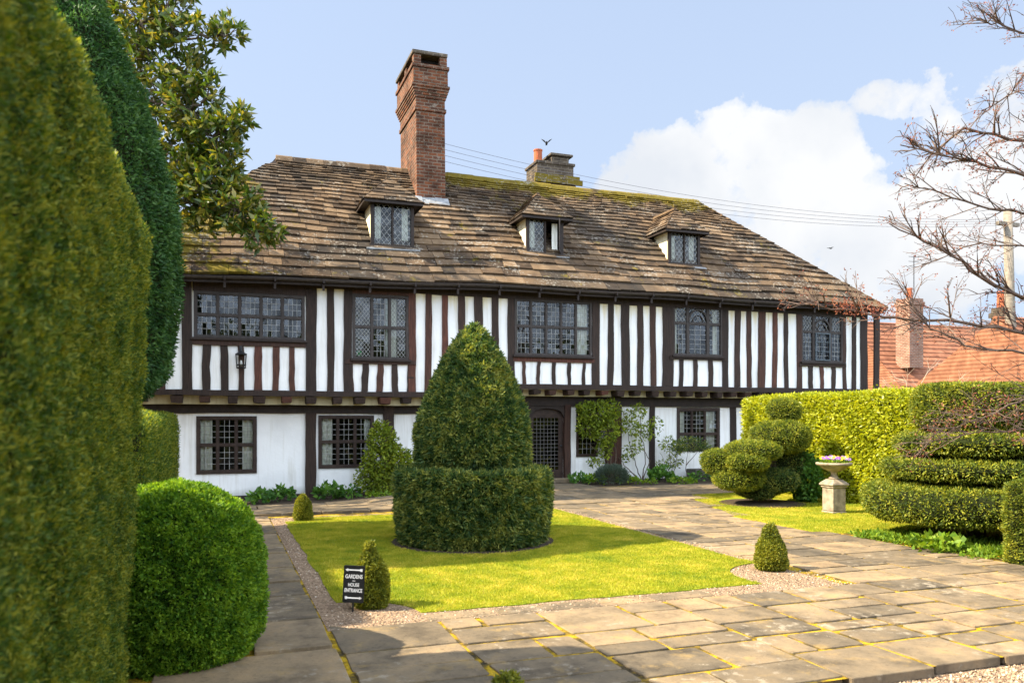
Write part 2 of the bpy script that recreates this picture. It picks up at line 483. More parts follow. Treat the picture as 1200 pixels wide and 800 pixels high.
class MB:
    def __init__(s):
        s.v, s.f, s.r, s.m = [], [], [], []
    def add(s, vs, fs, rnd=None, mi=0):
        b = len(s.v)
        rnd = random.random() if rnd is None else rnd
        s.v.extend(tuple(p) for p in vs)
        for f in fs:
            s.f.append(tuple(b + i for i in f)); s.r.append(rnd); s.m.append(mi)
    def hexa(s, p, rnd=None, mi=0):   # p: 4 bottom (ccw from above) + 4 top
        s.add(p, [(3, 2, 1, 0), (4, 5, 6, 7), (0, 1, 5, 4), (1, 2, 6, 5), (2, 3, 7, 6), (3, 0, 4, 7)], rnd, mi)
    def box(s, x0, x1, y0, y1, z0, z1, rnd=None, mi=0):
        s.hexa([(x0, y0, z0), (x1, y0, z0), (x1, y1, z0), (x0, y1, z0), (x0, y0, z1), (x1, y0, z1), (x1, y1, z1), (x0, y1, z1)], rnd, mi)
    def cbox(s, x0, x1, y0, y1, z0, z1, c=0.01, rnd=None, mi=0):   # box with chamfered top/bottom rims
        rnd = random.random() if rnd is None else rnd
        rings = [(c, z0), (0, z0 + c), (0, z1 - c), (c, z1)]
        vs = []
        for i, z in rings:
            vs += [(x0 + i, y0 + i, z), (x1 - i, y0 + i, z), (x1 - i, y1 - i, z), (x0 + i, y1 - i, z)]
        fs = [(3, 2, 1, 0), (12, 13, 14, 15)]
        for k in range(3):
            for j in range(4):
                fs.append((4 * k + j, 4 * k + (j + 1) % 4, 4 * k + 4 + (j + 1) % 4, 4 * k + 4 + j))
        s.add(vs, fs, rnd, mi)
    def quad(s, a, b, c, d, rnd=None, mi=0):
        s.add([a, b, c, d], [(0, 1, 2, 3)], rnd, mi)
    def tube(s, pts, rad, n=6, rnd=None, mi=0, cap=True):
        pts = [Vector(p) for p in pts]
        if not isinstance(rad, (list, tuple)):
            rad = [rad] * len(pts)
        vs, fs = [], []
        prev = None
        for i, p in enumerate(pts):
            d = (pts[min(i + 1, len(pts) - 1)] - pts[max(i - 1, 0)])
            if d.length < 1e-9:
                d = Vector((0, 0, 1))
            d.normalize()
            a = prev if prev is not None else (Vector((0, 0, 1)) if abs(d.z) < 0.9 else Vector((1, 0, 0)))
            a = a - d * a.dot(d)
            if a.length < 1e-6:
                a = d.orthogonal()
            a.normalize(); prev = a
            b = d.cross(a)
            for k in range(n):
                t = 2 * math.pi * k / n
                vs.append(p + (a * math.cos(t) + b * math.sin(t)) * rad[i])
        for i in range(len(pts) - 1):
            for k in range(n):
                fs.append((i * n + k, i * n + (k + 1) % n, (i + 1) * n + (k + 1) % n, (i + 1) * n + k))
        if cap:
            fs.append(tuple(range(n - 1, -1, -1)))
            fs.append(tuple((len(pts) - 1) * n + k for k in range(n)))
        s.add(vs, fs, rnd, mi)
    def lathe(s, prof, c=(0, 0, 0), n=20, rnd=None, mi=0):
        vs, fs = [], []
        for r, z in prof:
            for k in range(n):
                t = 2 * math.pi * k / n
                vs.append((c[0] + r * math.cos(t), c[1] + r * math.sin(t), c[2] + z))
        for i in range(len(prof) - 1):
            for k in range(n):
                fs.append((i * n + k, i * n + (k + 1) % n, (i + 1) * n + (k + 1) % n, (i + 1) * n + k))
        fs.append(tuple(range(n - 1, -1, -1)))
        fs.append(tuple((len(prof) - 1) * n + k for k in range(n)))
        s.add(vs, fs, rnd, mi)
    def build(s, name, mats, parent=None, smooth=False, loc=None):
        org = np.array(loc, float) if loc is not None else root_loc(parent)
        me = bpy.data.meshes.new(name)
        v = [(p[0] - org[0], p[1] - org[1], p[2] - org[2]) for p in s.v]
        me.from_pydata(v, [], s.f)
        at = me.attributes.new('rnd', 'FLOAT', 'FACE')
        at.data.foreach_set('value', s.r)
        me.polygons.foreach_set('material_index', s.m)
        if smooth:
            me.polygons.foreach_set('use_smooth', [True] * len(s.f))
        me.update()
        o = link_mesh(name, me, mats, parent)
        if loc is not None:
            o.location = loc
        return o

def quads_mesh(name, V, rnd, mat_index, base=None):
    """V: (n,4,3) quads; base: optional (verts, faces list(tri/quad arrays), mat index)"""
    n = len(V)
    me = bpy.data.meshes.new(name)
    bv = np.zeros((0, 3)); bf = np.zeros((0, 4), int)
    if base is not None:
        bv, bf = base
    nb, nf = len(bv), len(bf)
    allv = np.concatenate([bv, V.reshape(-1, 3)]) if nb else V.reshape(-1, 3)
    me.vertices.add(len(allv))
    me.vertices.foreach_set('co', allv.astype(np.float32).ravel())
    loops = np.concatenate([bf.ravel(), nb + np.arange(4 * n)]).astype(np.int32)
    me.loops.add(len(loops))
    me.loops.foreach_set('vertex_index', loops)
    me.polygons.add(nf + n)
    me.polygons.foreach_set('loop_start', (np.arange(nf + n) * 4).astype(np.int32))
    mi = np.concatenate([np.zeros(nf, int), np.full(n, mat_index)]).astype(np.int32)
    me.polygons.foreach_set('material_index', mi)
    at = me.attributes.new('rnd', 'FLOAT', 'FACE')
    at.data.foreach_set('value', np.concatenate([np.full(nf, 0.3), rnd]).astype(np.float32))
    me.update(calc_edges=True)
    me.validate()
    return me

def unit(a):
    return a / np.maximum(np.linalg.norm(a, axis=-1, keepdims=True), 1e-9)

def leaf_quads(P, N, length, width, spread=0.8, droop=0.0, lvar=0.35, along=0.5):
    """diamond leaves at P; `along` is how far the long axis follows the outward direction N"""
    n = len(P)
    rv = RNG.normal(size=(n, 3))
    axis = unit(N * along + rv * spread + np.array([0, 0, -droop]))
    side = unit(np.cross(axis, RNG.normal(size=(n, 3))))
    L = length * (1 + lvar * RNG.uniform(-1, 1, (n, 1)))
    W = width * (1 + lvar * RNG.uniform(-1, 1, (n, 1)))
    nrm = np.cross(axis, side)
    a = P
    b = P + axis * L * 0.45 + side * W * 0.5 + nrm * W * 0.12
    c = P + axis * L
    d = P + axis * L * 0.45 - side * W * 0.5 + nrm * W * 0.12
    return np.stack([a, b, c, d], axis=1)

# ---- base shapes: return verts (n,3), quads (m,4)
def grid_lathe(prof, c, seg=40, sub=3):
    prof = np.array(prof, float)
    out = [prof[0]]
    for i in range(len(prof) - 1):
        for k in range(1, sub + 1):
            out.append(prof[i] + (prof[i + 1] - prof[i]) * k / sub)
    prof = np.array(out)
    th = np.linspace(0, 2 * np.pi, seg, endpoint=False)
    r = np.maximum(prof[:, 0], 0.004)
    V = np.stack([c[0] + r[:, None] * np.cos(th), c[1] + r[:, None] * np.sin(th), np.repeat((c[2] + prof[:, 1])[:, None], seg, 1)], -1)
    m = len(prof)
    i = np.arange(m - 1)[:, None] * seg
    k = np.arange(seg)[None]
    F = np.stack([i + k, i + (k + 1) % seg, i + seg + (k + 1) % seg, i + seg + k], -1).reshape(-1, 4)
    return V.reshape(-1, 3), F

def grid_ellipsoid(c, rx, ry, rz, p=2.0, seg=36, rings=22, zmin=None):
    ph = np.linspace(-np.pi / 2 + 0.02, np.pi / 2 - 0.02, rings)
    th = np.linspace(0, 2 * np.pi, seg, endpoint=False)
    e = 2.0 / p
    cp = np.sign(np.cos(ph)) * np.abs(np.cos(ph)) ** e
    sp = np.sign(np.sin(ph)) * np.abs(np.sin(ph)) ** e
    V = np.stack([c[0] + rx * cp[:, None] * np.cos(th), c[1] + ry * cp[:, None] * np.sin(th), np.repeat(c[2] + (rz * sp)[:, None], seg, 1)], -1)
    if zmin is not None:
        V[..., 2] = np.maximum(V[..., 2], zmin)
    i = np.arange(rings - 1)[:, None] * seg
    k = np.arange(seg)[None]
    F = np.stack([i + k, i + (k + 1) % seg, i + seg + (k + 1) % seg, i + seg + k], -1).reshape(-1, 4)
    return V.reshape(-1, 3), F

def grid_block(x0, x1, y0, y1, z0, z1, step=0.15, rnd=0.12, batter=0.0):
    """rounded clipped block: cube shell pushed onto a rounded box"""
    nx, ny, nz = (max(2, int(math.ceil((b - a) / step))) for a, b in ((x0, x1), (y0, y1), (z0, z1)))
    vs, fs, idx = [], [], {}
    def vid(i, j, k):
        key = (i, j, k)
        if key not in idx:
            idx[key] = len(vs)
            p = np.array([x0 + (x1 - x0) * i / nx, y0 + (y1 - y0) * j / ny, z0 + (z1 - z0) * k / nz])
            lo = np.array([x0 + rnd, y0 + rnd, z0 - 1.0]); hi = np.array([x1 - rnd, y1 - rnd, z1 - rnd])
            q = np.minimum(np.maximum(p, lo), np.maximum(hi, lo))
            d = p - q
            l = np.linalg.norm(d)
            if l > rnd:
                p = q + d / l * rnd
            f = batter * (1 - k / nz)
            cx, cy = (x0 + x1) / 2, (y0 + y1) / 2
            p[0] += -f if p[0] > cx else f
            p[1] += -f if p[1] > cy else f
            vs.append(p)
        return idx[key]
    for j in range(ny):
        for k in range(nz):
            fs.append((vid(0, j, k), vid(0, j, k + 1), vid(0, j + 1, k + 1), vid(0, j + 1, k)))
            fs.append((vid(nx, j, k), vid(nx, j + 1, k), vid(nx, j + 1, k + 1), vid(nx, j, k + 1)))
    for i in range(nx):
        for k in range(nz):
            fs.append((vid(i, 0, k), vid(i + 1, 0, k), vid(i + 1, 0, k + 1), vid(i, 0, k + 1)))
            fs.append((vid(i, ny, k), vid(i, ny, k + 1), vid(i + 1, ny, k + 1), vid(i + 1, ny, k)))
    for i in range(nx):
        for j in range(ny):
            fs.append((vid(i, j, nz), vid(i + 1, j, nz), vid(i + 1, j + 1, nz), vid(i, j + 1, nz)))
    return np.array(vs), np.array(fs)

def vnormals(V, F):
    a, b, c, d = (V[F[:, i]] for i in range(4))
    fn = np.cross(c - a, d - b)
    N = np.zeros_like(V)
    for i in range(4):
        np.add.at(N, F[:, i], fn)
    return unit(N), fn

def lump(V, N, amp, scale, seed=0.0):
    d = np.array([mnoise.noise(Vector((p[0] * scale + seed, p[1] * scale, p[2] * scale))) + 0.5 * mnoise.noise(Vector((p[0] * scale * 2.6, p[1] * scale * 2.6 + seed, p[2] * scale * 2.6))) for p in V])
    return V + N * (amp * d)[:, None]

def sample(V, F, n, keep=None):
    N, fn = vnormals(V, F)
    area = np.linalg.norm(fn, axis=1) * 0.5
    if keep is not None:
        cen = V[F].mean(axis=1)
        area = area * keep(cen, unit(fn))
    fi = RNG.choice(len(F), n, p=area / area.sum())
    u, v = RNG.random((n, 1)), RNG.random((n, 1))
    f = F[fi]
    P = (V[f[:, 0]] * (1 - u) + V[f[:, 1]] * u) * (1 - v) + (V[f[:, 3]] * (1 - u) + V[f[:, 2]] * u) * v
    Nn = unit((N[f[:, 0]] * (1 - u) + N[f[:, 1]] * u) * (1 - v) + (N[f[:, 3]] * (1 - u) + N[f[:, 2]] * u) * v)
    return P, Nn

def clipped(name, base, n, mat, length, width, parent=None, loc=None, amp=0.03, scale=2.0, seed=0.0, depth=(0.05, 0.02), spread=0.7,
            along=0.7, under='under', keep=None, droop=0.0, shrink=0.03, light_out=0.35, clump=0.022, cscale=9.0):
    """a clipped mass of foliage: dark twiggy core plus many small leaves in its outer shell, one mesh"""
    V, F = base
    N, _ = vnormals(V, F)
    V = lump(V, N, amp, scale, seed)
    P, Nn = sample(V, F, n, keep)
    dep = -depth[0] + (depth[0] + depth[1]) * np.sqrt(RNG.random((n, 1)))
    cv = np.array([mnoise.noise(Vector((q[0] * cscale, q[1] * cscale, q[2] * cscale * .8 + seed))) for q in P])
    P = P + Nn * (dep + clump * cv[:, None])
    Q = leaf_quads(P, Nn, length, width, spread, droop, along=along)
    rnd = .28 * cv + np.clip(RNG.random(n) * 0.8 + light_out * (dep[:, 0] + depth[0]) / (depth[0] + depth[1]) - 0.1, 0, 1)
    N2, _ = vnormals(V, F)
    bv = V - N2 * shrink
    org = np.array(loc) if loc is not None else root_loc(parent)
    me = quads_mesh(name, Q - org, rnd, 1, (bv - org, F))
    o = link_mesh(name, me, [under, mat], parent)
    if loc is not None:
        o.location = loc
    return o

def cloud_leaves(P, N, mat, name, length, width, parent, spread=0.8, along=0.6, droop=0.1, loc=None, rnd=None):
    Q = leaf_quads(P, N, length, width, spread, droop, along=along)
    org = np.array(loc) if loc is not None else root_loc(parent)
    me = quads_mesh(name, Q - org, RNG.random(len(P)) if rnd is None else rnd, 0)
    o = link_mesh(name, me, mat, parent)
    if loc is not None:
        o.location = loc
    return o

# =================================================================== SETTING: ground, paving, lawn
def sheet(name, x0, x1, y0, y1, z, nx, ny, mat, kind='structure', parent=None):
    mb = MB()
    vs = [(x0 + (x1 - x0) * i / nx, y0 + (y1 - y0) * j / ny, z + gz(x0 + (x1 - x0) * i / nx, y0 + (y1 - y0) * j / ny)) for j in range(ny + 1) for i in range(nx + 1)]
    fs = [(j * (nx + 1) + i, j * (nx + 1) + i + 1, (j + 1) * (nx + 1) + i + 1, (j + 1) * (nx + 1) + i) for j in range(ny) for i in range(nx)]
    mb.add(vs, fs, 0.5)
    return tag(mb.build(name, mat), kind=kind)

# ground: one sheet to the horizon, finer in the garden
mb = MB()
xs = [-400, -120, -40, -14] + [-8 + 0.7 * i for i in range(41)] + [26, 40, 90, 400]
ys = [-400, -120, -40, -12] + [-6 + 0.7 * i for i in range(45)] + [32, 50, 110, 420]
vs = [(x, y, -0.062 + gz(x, y)) for y in ys for x in xs]
nx = len(xs)
mb.add(vs, [(j * nx + i, j * nx + i + 1, (j + 1) * nx + i + 1, (j + 1) * nx + i) for j in range(len(ys) - 1) for i in range(nx - 1)], 0.5)
tag(mb.build('ground', 'far_ground'), kind='structure')

sheet('gravel_forecourt', -6, 20, -4, 4.06, -0.045, 20, 8, 'gravel_bed')
sheet('joint_bedding', -1.2, 9.4, 4.05, 17.4, 0.0135, 40, 50, 'mossy_joint')
sheet('gravel_border', 0.79, 5.78, 6.30, 13.75, 0.018, 10, 20, 'gravel_bed')
sheet('planting_bed', -6, 16, 17.15, 18.95, 0.012, 60, 8, 'soil')
sheet('soil_bed', 8.05, 16, 4.2, 17.15, -0.008, 20, 20, 'soil')
sheet('soil_border', -6, 0.1, -2, 17.2, -0.03, 20, 20, 'soil')

# paving slabs -------------------------------------------------------
LX0, LX1, LY0, LY1 = 0.98, 5.66, 6.62, 13.5
def slab(mb, x0, x1, y0, y1, z, gap=0.012, th=0.06):
    j = lambda a: random.uniform(-a, a)
    g = gap * .8
    c = [(x0 + g + j(.008), y0 + g + j(.008)), (x1 - g + j(.008), y0 + g + j(.008)), (x1 - g + j(.008), y1 - g + j(.008)), (x0 + g + j(.008), y1 - g + j(.008))]
    # knocked corners and slightly wandering edges
    ring = []
    for a in range(4):
        p, q = c[a], c[(a + 1) % 4]
        L = math.hypot(q[0] - p[0], q[1] - p[1])
        k = min(0.018, 0.1 * L) * random.uniform(0.2, 1.4)
        d = ((q[0] - p[0]) / L, (q[1] - p[1]) / L)
        nrm = (-d[1], d[0])
        ring.append((p[0] + d[0] * k, p[1] + d[1] * k))
        for f in (0.33, 0.67):
            w = j(.007)
            ring.append((p[0] + d[0] * L * f + nrm[0] * w, p[1] + d[1] * L * f + nrm[1] * w))
        ring.append((q[0] - d[0] * k, q[1] - d[1] * k))
    tx, ty, dz = j(.005), j(.005), j(.004)
    cx, cy = (x0 + x1) / 2, (y0 + y1) / 2
    n = len(ring)
    H = lambda x, y: z + dz + tx * (x - cx) + ty * (y - cy) + gz(x, y)
    bot = [(x, y, H(x, y) - th) for x, y in ring]
    mid = [(x, y, H(x, y) - 0.005) for x, y in ring]
    top = [(x + (cx - x) * 0.012, y + (cy - y) * 0.012, H(x, y)) for x, y in ring]
    fs = []
    for k in range(n):
        fs.append((k, (k + 1) % n, n + (k + 1) % n, n + k))
        fs.append((n + k, n + (k + 1) % n, 2 * n + (k + 1) % n, 2 * n + k))
    fs.append(tuple(2 * n + k for k in range(n)))
    mb.add(bot + mid + top, fs)

def pave_rows(mb, x0, x1, rows, z, wmin=0.5, wmax=1.15, gap=0.012, ragged=0.0, jag=None):
    """rows: list of y edges"""
    for a in range(len(rows) - 1):
        x = x0 if jag is None else jag[0](0.5 * (rows[a] + rows[a + 1]))
        xe = x1 if jag is None else jag[1](0.5 * (rows[a] + rows[a + 1]))
        while x < xe - 0.05:
            w = random.uniform(wmin, wmax)
            if xe - (x + w) < wmin * 0.7:
                w = xe - x
            d = rows[a + 1] - rows[a]
            if d > 0.85 and random.random() < 0.35:      # split a deep slot into two stones
                s = rows[a] + d * random.uniform(0.4, 0.6)
                slab(mb, x, x + w, rows[a], s, z, gap); slab(mb, x, x + w, s, rows[a + 1], z, gap)
            else:
                slab(mb, x, x + w, rows[a], rows[a + 1] + (random.uniform(-ragged, ragged) if ragged else 0), z, gap)
            x += w

def guillotine(mb, x0, x1, y0, y1, z, wmax, hmax, gap, ragged_y=None):
    w, h = x1 - x0, y1 - y0
    if w > wmax * random.uniform(.62, 1.1) and w / wmax >= h / hmax or w > wmax * 1.25:
        c = x0 + w * random.uniform(.36, .64)
        guillotine(mb, x0, c, y0, y1, z, wmax, hmax, gap, ragged_y); guillotine(mb, c, x1, y0, y1, z, wmax, hmax, gap, ragged_y)
    elif h > hmax * random.uniform(.62, 1.1):
        c = y0 + h * random.uniform(.36, .64)
        guillotine(mb, x0, x1, y0, c, z, wmax, hmax, gap, ragged_y); guillotine(mb, x0, x1, c, y1, z, wmax, hmax, gap, ragged_y)
    else:
        ya = y0 + (random.uniform(-.03, .03) if ragged_y is not None and abs(y0 - ragged_y) < 1e-6 else 0)
        slab(mb, x0, x1, ya, y1, z, gap * random.uniform(.6, 1.5))

def edges(a, b, lo, hi):
    e = [a]
    while e[-1] < b - lo * 1.3:
        e.append(min(b, e[-1] + random.uniform(lo, hi)))
    if b - e[-1] > 0.02:
        e.append(b)
    return e

random.seed(21)
mb = MB()
guillotine(mb, 0.80, 11.5, 4.03, 6.32, 0.024, 1.05, .72, 0.022, 4.03)
pave_rows(mb, 0.80, 4.3, [6.32, 6.56], 0.020, 0.5, 1.0, 0.014)
tag(mb.build('paving', 'paving_stone'), kind='structure')
random.seed(5)
mb = MB()
rows = edges(2.2, 13.9, 0.62, 0.98)
for a in range(len(rows) - 1):
    y = rows[a]
    xl = -0.42 if y < 6.4 else (-0.15 if y < 7.2 else 0.08)
    if xl < -0.1 and random.random() < 0.5:
        s = random.uniform(0.0, 0.25)
        slab(mb, xl, s, y, rows[a + 1], 0.034, 0.042); slab(mb, s, 0.80, y, rows[a + 1], 0.040, 0.042)
    else:
        slab(mb, xl, 0.80, y, rows[a + 1] + random.uniform(-.02, .02), random.uniform(.034, .046), 0.042)
tag(mb.build('garden_path', 'paving_stone'), kind='structure')
random.seed(9)
mb = MB()
def right_edge(y):
    if y < 7.0: return 8.4
    if y < 9.2: return 8.35
    if y < 11.5: return 8.0
    return 8.0 + (y - 11.5) * 0.36
guillotine(mb, 5.95, 8.4, 6.32, 7.75, .024, 1.0, .7, .018)
guillotine(mb, 5.78, 8.25, 7.75, 9.4, .024, 1.0, .7, .018)
guillotine(mb, 5.78, 8.0, 9.4, 11.4, .024, 1.0, .7, .018)
guillotine(mb, 5.78, 8.45, 11.4, 12.7, .024, 1.0, .7, .018)
guillotine(mb, 5.78, 8.9, 12.7, 14.02, .024, 1.0, .7, .018)
tag(mb.build('house_path', 'paving_stone'), kind='structure')
random.seed(3)
mb = MB()
pave_rows(mb, -5.0, 5.9, [14.02, 14.65, 15.4, 16.2, 17.15], 0.065, 0.6, 1.4, 0.01)
pave_rows(mb, 5.9, 9.4, [14.02, 14.7, 15.5, 16.3, 17.15], 0.032, 0.6, 1.4, 0.012)
pave_rows(mb, 7.0, 8.45, [17.15, 17.8, 18.5], 0.034, 0.6, 0.9, 0.01)
pave_rows(mb, 9.4, 15.5, [14.9, 15.5, 16.3, 17.15], 0.036, 0.6, 1.4, 0.012)
tag(mb.build('terrace', 'paving_stone'), kind='structure')

# lawn ---------------------------------------------------------------
def lawn_outline():
    pts = []
    def notch(cx, cy, r, a0, a1, n=9):
        for k in range(n + 1):
            a = R(a0 + (a1 - a0) * k / n)
            pts.append((cx + r * math.cos(a), cy + r * math.sin(a)))
    notch(LX0, LY0, 0.62, 90, 0)                # front left, walk counter-clockwise
    for k in range(1, 20): pts.append((LX0 + .62 + (LX1 - LX0 - 1.2) * k / 20, LY0 + random.uniform(-.022, .022)))
    notch(LX1 + .05, LY0 + .25, 0.72, 200, 85)
    for k in range(1, 20): pts.append((LX1 + random.uniform(-.012, .012), LY0 + .95 + (LY1 - LY0 - 1.0) * k / 20))
    for k in range(0, 16): pts.append((LX1 - (LX1 - LX0 - .4) * k / 16, LY1 + random.uniform(-.02, .02)))
    notch(LX0, LY1, 0.42, 0, -90)
    for k in range(1, 20): pts.append((LX0 + random.uniform(-.022, .022), LY1 - .42 - (LY1 - LY0 - 1.04) * k / 20))
    return pts
random.seed(4)
LAWN = lawn_outline()
def in_poly(P, poly):
    x, y = P[:, 0], P[:, 1]
    c = np.zeros(len(P), bool)
    q = np.array(poly)
    for i in range(len(q)):
        x1, y1 = q[i - 1]; x2, y2 = q[i]
        hit = ((y1 > y) != (y2 > y)) & (x < (x2 - x1) * (y - y1) / (y2 - y1 + 1e-12) + x1)
        c ^= hit
    return c
mb = MB()
n = len(LAWN)
mb.add([(x, y, -0.02) for x, y in LAWN] + [(x, y, 0.026) for x, y in LAWN], [(k, (k + 1) % n, n + (k + 1) % n, n + k) for k in range(n)] + [tuple(n + k for k in range(n))], 0.5)
tag(mb.build('lawn', 'lawn_turf'), kind='structure')
NB = 330000
P = np.stack([RNG.uniform(LX0 - .03, LX1 + .05, NB), RNG.uniform(LY0 - .03, LY1 + .03, NB), np.full(NB, 0.024)], -1)
P = P[in_poly(P, LAWN)]
TCX, TCY = 3.18, 10.25           # centre of the big topiary
P = P[np.hypot(P[:, 0] - TCX, P[:, 1] - TCY) > 1.07]
Q = leaf_quads(P, np.tile([0, 0, 1.0], (len(P), 1)), 0.024, 0.0055, 0.55, 0.0, 0.4, along=1.0)
me = quads_mesh('grass', Q, RNG.random(len(P)), 0)
tag(link_mesh('grass', me, 'grass', None), kind='stuff')

# second strip of turf on the right, round the urn
TURF = [(8.06, 9.3), (8.8, 9.05), (11.6, 9.4), (11.8, 15.0), (9.5, 14.86), (9.05, 14.1), (8.1, 11.4)]
mb = MB()
n = len(TURF)
mb.add([(x, y, -0.03) for x, y in TURF] + [(x, y, 0.016) for x, y in TURF], [(k, (k + 1) % n, n + (k + 1) % n, n + k) for k in range(n)] + [tuple(n + k for k in range(n))], 0.5)
tag(mb.build('lawn', 'lawn_turf'), kind='structure')
NB = 110000
P = np.stack([RNG.uniform(8.0, 11.8, NB), RNG.uniform(9.0, 15.0, NB), np.full(NB, 0.015)], -1)
P = P[in_poly(P, TURF)]
P = P[np.hypot(P[:, 0] - 9.95, P[:, 1] - 13.3) > 0.75]
Q = leaf_quads(P, np.tile([0, 0, 1.0], (len(P), 1)), 0.026, 0.006, 0.55, 0.0, 0.4, along=1.0)
me = quads_mesh('grass', Q, RNG.random(len(P)), 0)
tag(link_mesh('grass', me, 'grass', None), kind='stuff')

# pebbles: gravel round the lawn and beyond the paving edge
def pebbles(n, area, keepf, z, size):
    P = np.stack([RNG.uniform(area[0], area[1], n), RNG.uniform(area[2], area[3], n), np.full(n, z)], -1)
    P = P[keepf(P)]
    k = len(P)
    s = size * RNG.uniform(0.5, 1.3, (k, 1))
    a = RNG.uniform(0, 6.28, (k, 1))
    ux = np.concatenate([np.cos(a), np.sin(a), RNG.uniform(-.3, .3, (k, 1))], 1) * s
    uy = np.concatenate([-np.sin(a), np.cos(a), RNG.uniform(-.3, .3, (k, 1))], 1) * s * RNG.uniform(0.6, 1, (k, 1))
    up = np.array([0, 0, 1.0]) * s * 0.7
    q1 = np.stack([P - ux, P - uy, P + ux * .4 + up * .9 - uy * .3, P - ux * .4 + up], 1)
    q2 = np.stack([P + ux, P + uy, P - ux * .4 + up, P + ux * .4 + up * .9 - uy * .3], 1)
    q3 = np.stack([P - uy, P + ux, P + ux * .4 + up * .9 - uy * .3, P + ux * .4 + up * .9 - uy * .3 + 1e-4], 1)
    r = RNG.random(k)
    return np.concatenate([q1, q2]), np.concatenate([r, r])
Q1, r1 = pebbles(26000, (0.8, 5.9, 6.3, 13.7), lambda P: ~in_poly(P, LAWN), 0.017, 0.011)
Q2, r2 = pebbles(16000, (2.8, 7.6, 3.2, 4.02), lambda P: P[:, 0] > 0, -0.046, 0.013)
me = quads_mesh('gravel', np.concatenate([Q1, Q2]), np.concatenate([r1, r2]), 0)
tag(link_mesh('gravel', me, 'pebble', None), kind='stuff')

# =================================================================== HOUSE
YU, YL = 18.40, 18.90              # upper (jettied) and lower wall planes
XS = 6.62                          # where the lower left range meets the right range
HX0, HX1 = -1.75, 17.55
EY, RY, RZ = 18.0, 21.6, 8.37      # eaves and ridge
def ez(x):
    return 4.66 + 0.17 * smooth((x + 1) / 9.0) + 0.015 * math.sin(x * 1.3) - 0.02 * smooth((x - 11) / 6)
house = thing('timber_framed_house', 'long timber framed house with black studs, white plaster and stone slate roof', 'house', (8.0, 18.9, 0.0))

random.seed(31)
def wall_sheet(mb, X0, X1, Z0, Z1, Y, holes, depth=0.16):
    xs = sorted(set([X0, X1] + [h[i] for h in holes for i in (0, 1) if X0 < h[i] < X1]))
    zs = sorted(set([Z0, Z1] + [h[i] for h in holes for i in (2, 3) if Z0 < h[i] < Z1]))
    for i in range(len(xs) - 1):
        for k in range(len(zs) - 1):
            cx, cz = (xs[i] + xs[i + 1]) / 2, (zs[k] + zs[k + 1]) / 2
            if any(h[0] < cx < h[1] and h[2] < cz < h[3] for h in holes):
                continue
            mb.quad((xs[i], Y, zs[k]), (xs[i + 1], Y, zs[k]), (xs[i + 1], Y, zs[k + 1]), (xs[i], Y, zs[k + 1]), 0.5)
    for x0, x1, z0, z1 in holes:
        d = Y + depth
        mb.quad((x0, Y, z0), (x0, d, z0), (x0, d, z1), (x0, Y, z1), .5)
        mb.quad((x1, d, z0), (x1, Y, z0), (x1, Y, z1), (x1, d, z1), .5)
        mb.quad((x0, Y, z0), (x1, Y, z0), (x1, d, z0), (x0, d, z0), .5)
        mb.quad((x0, Y, z1), (x0, d, z1), (x1, d, z1), (x1, Y, z1), .5)

def px_rect(x0, y0, x1, y1, Y):
    a, b = on_plane(x0, y0, Y), on_plane(x1, y1, Y)
    za = 0.5 * (a[1] + ZP(x1, y0, Y)); zb = 0.5 * (b[1] + ZP(x0, y1, Y))
    return (a[0], b[0], zb, za)
UPW = {'a': (XP(227, YU), XP(357, YU), 3.36, 4.36), 'b': (XP(413, YU), XP(478.5, YU), 2.99, 4.47),
       'c': (XP(602.8, YU), XP(693, YU), 3.18, 4.57), 'd': (XP(788.5, YU), XP(846, YU), 3.29, 4.66), 'e': (XP(938.5, YU), XP(987, YU), 3.22, 4.58)}
LOW = {'a': (XP(230, YL), XP(301, YL), 0.43, 1.70), 'b': (XP(373, YL), XP(438, YL), 0.50, 1.72),
       'c': (XP(675, YL), XP(700, YL), 0.66, 1.95), 'd': (XP(793, YL), XP(843, YL), 0.76, 1.94)}
DOOR = (XP(620.5, YL), XP(661, YL), 0.0, 1.98)

mb = MB()
wall_sheet(mb, HX0, XS, -0.3, 2.2, YL, [LOW['a'], LOW['b']])
wall_sheet(mb, XS, HX1 - .25, -0.3, 2.42, YL, [LOW['c'], LOW['d'], DOOR])
mb.quad((HX1 - .25, YL, -.3), (HX1 - .25, 25.0, -.3), (HX1 - .25, 25.0, 2.42), (HX1 - .25, YL, 2.42), .5)
mb.quad((HX0, 25.0, -.3), (HX0, YL, -.3), (HX0, YL, 2.42), (HX0, 25.0, 2.42), .5)
mb.quad((HX1, 25.0, -.3), (HX0, 25.0, -.3), (HX0, 25.0, 4.9), (HX1, 25.0, 4.9), .5)
mb.build('lower_wall', 'plaster', house)
mb = MB()
wall_sheet(mb, HX0, XS, 2.16, 4.86, YU, [UPW['a'], UPW['b']])
wall_sheet(mb, XS, HX1, 2.36, 4.86, YU, [UPW['c'], UPW['d'], UPW['e']])
mb.quad((HX1, YU, 2.4), (HX1, 25.0, 2.4), (HX1, 25.0, 4.9), (HX1, YU, 4.9), .5)
mb.quad((HX0, 25.0, 2.2), (HX0, YU, 2.2), (HX0, YU, 4.9), (HX0, 25.0, 4.9), .5)
# jetty soffits
mb.quad((HX0, YU, 2.165), (HX0, YL, 2.165), (XS, YL, 2.165), (XS, YU, 2.165), .5)
mb.quad((XS, YU, 2.365), (XS, YL, 2.365), (HX1, YL, 2.365), (HX1, YU, 2.365), .5)
mb.build('upper_wall', 'plaster', house)

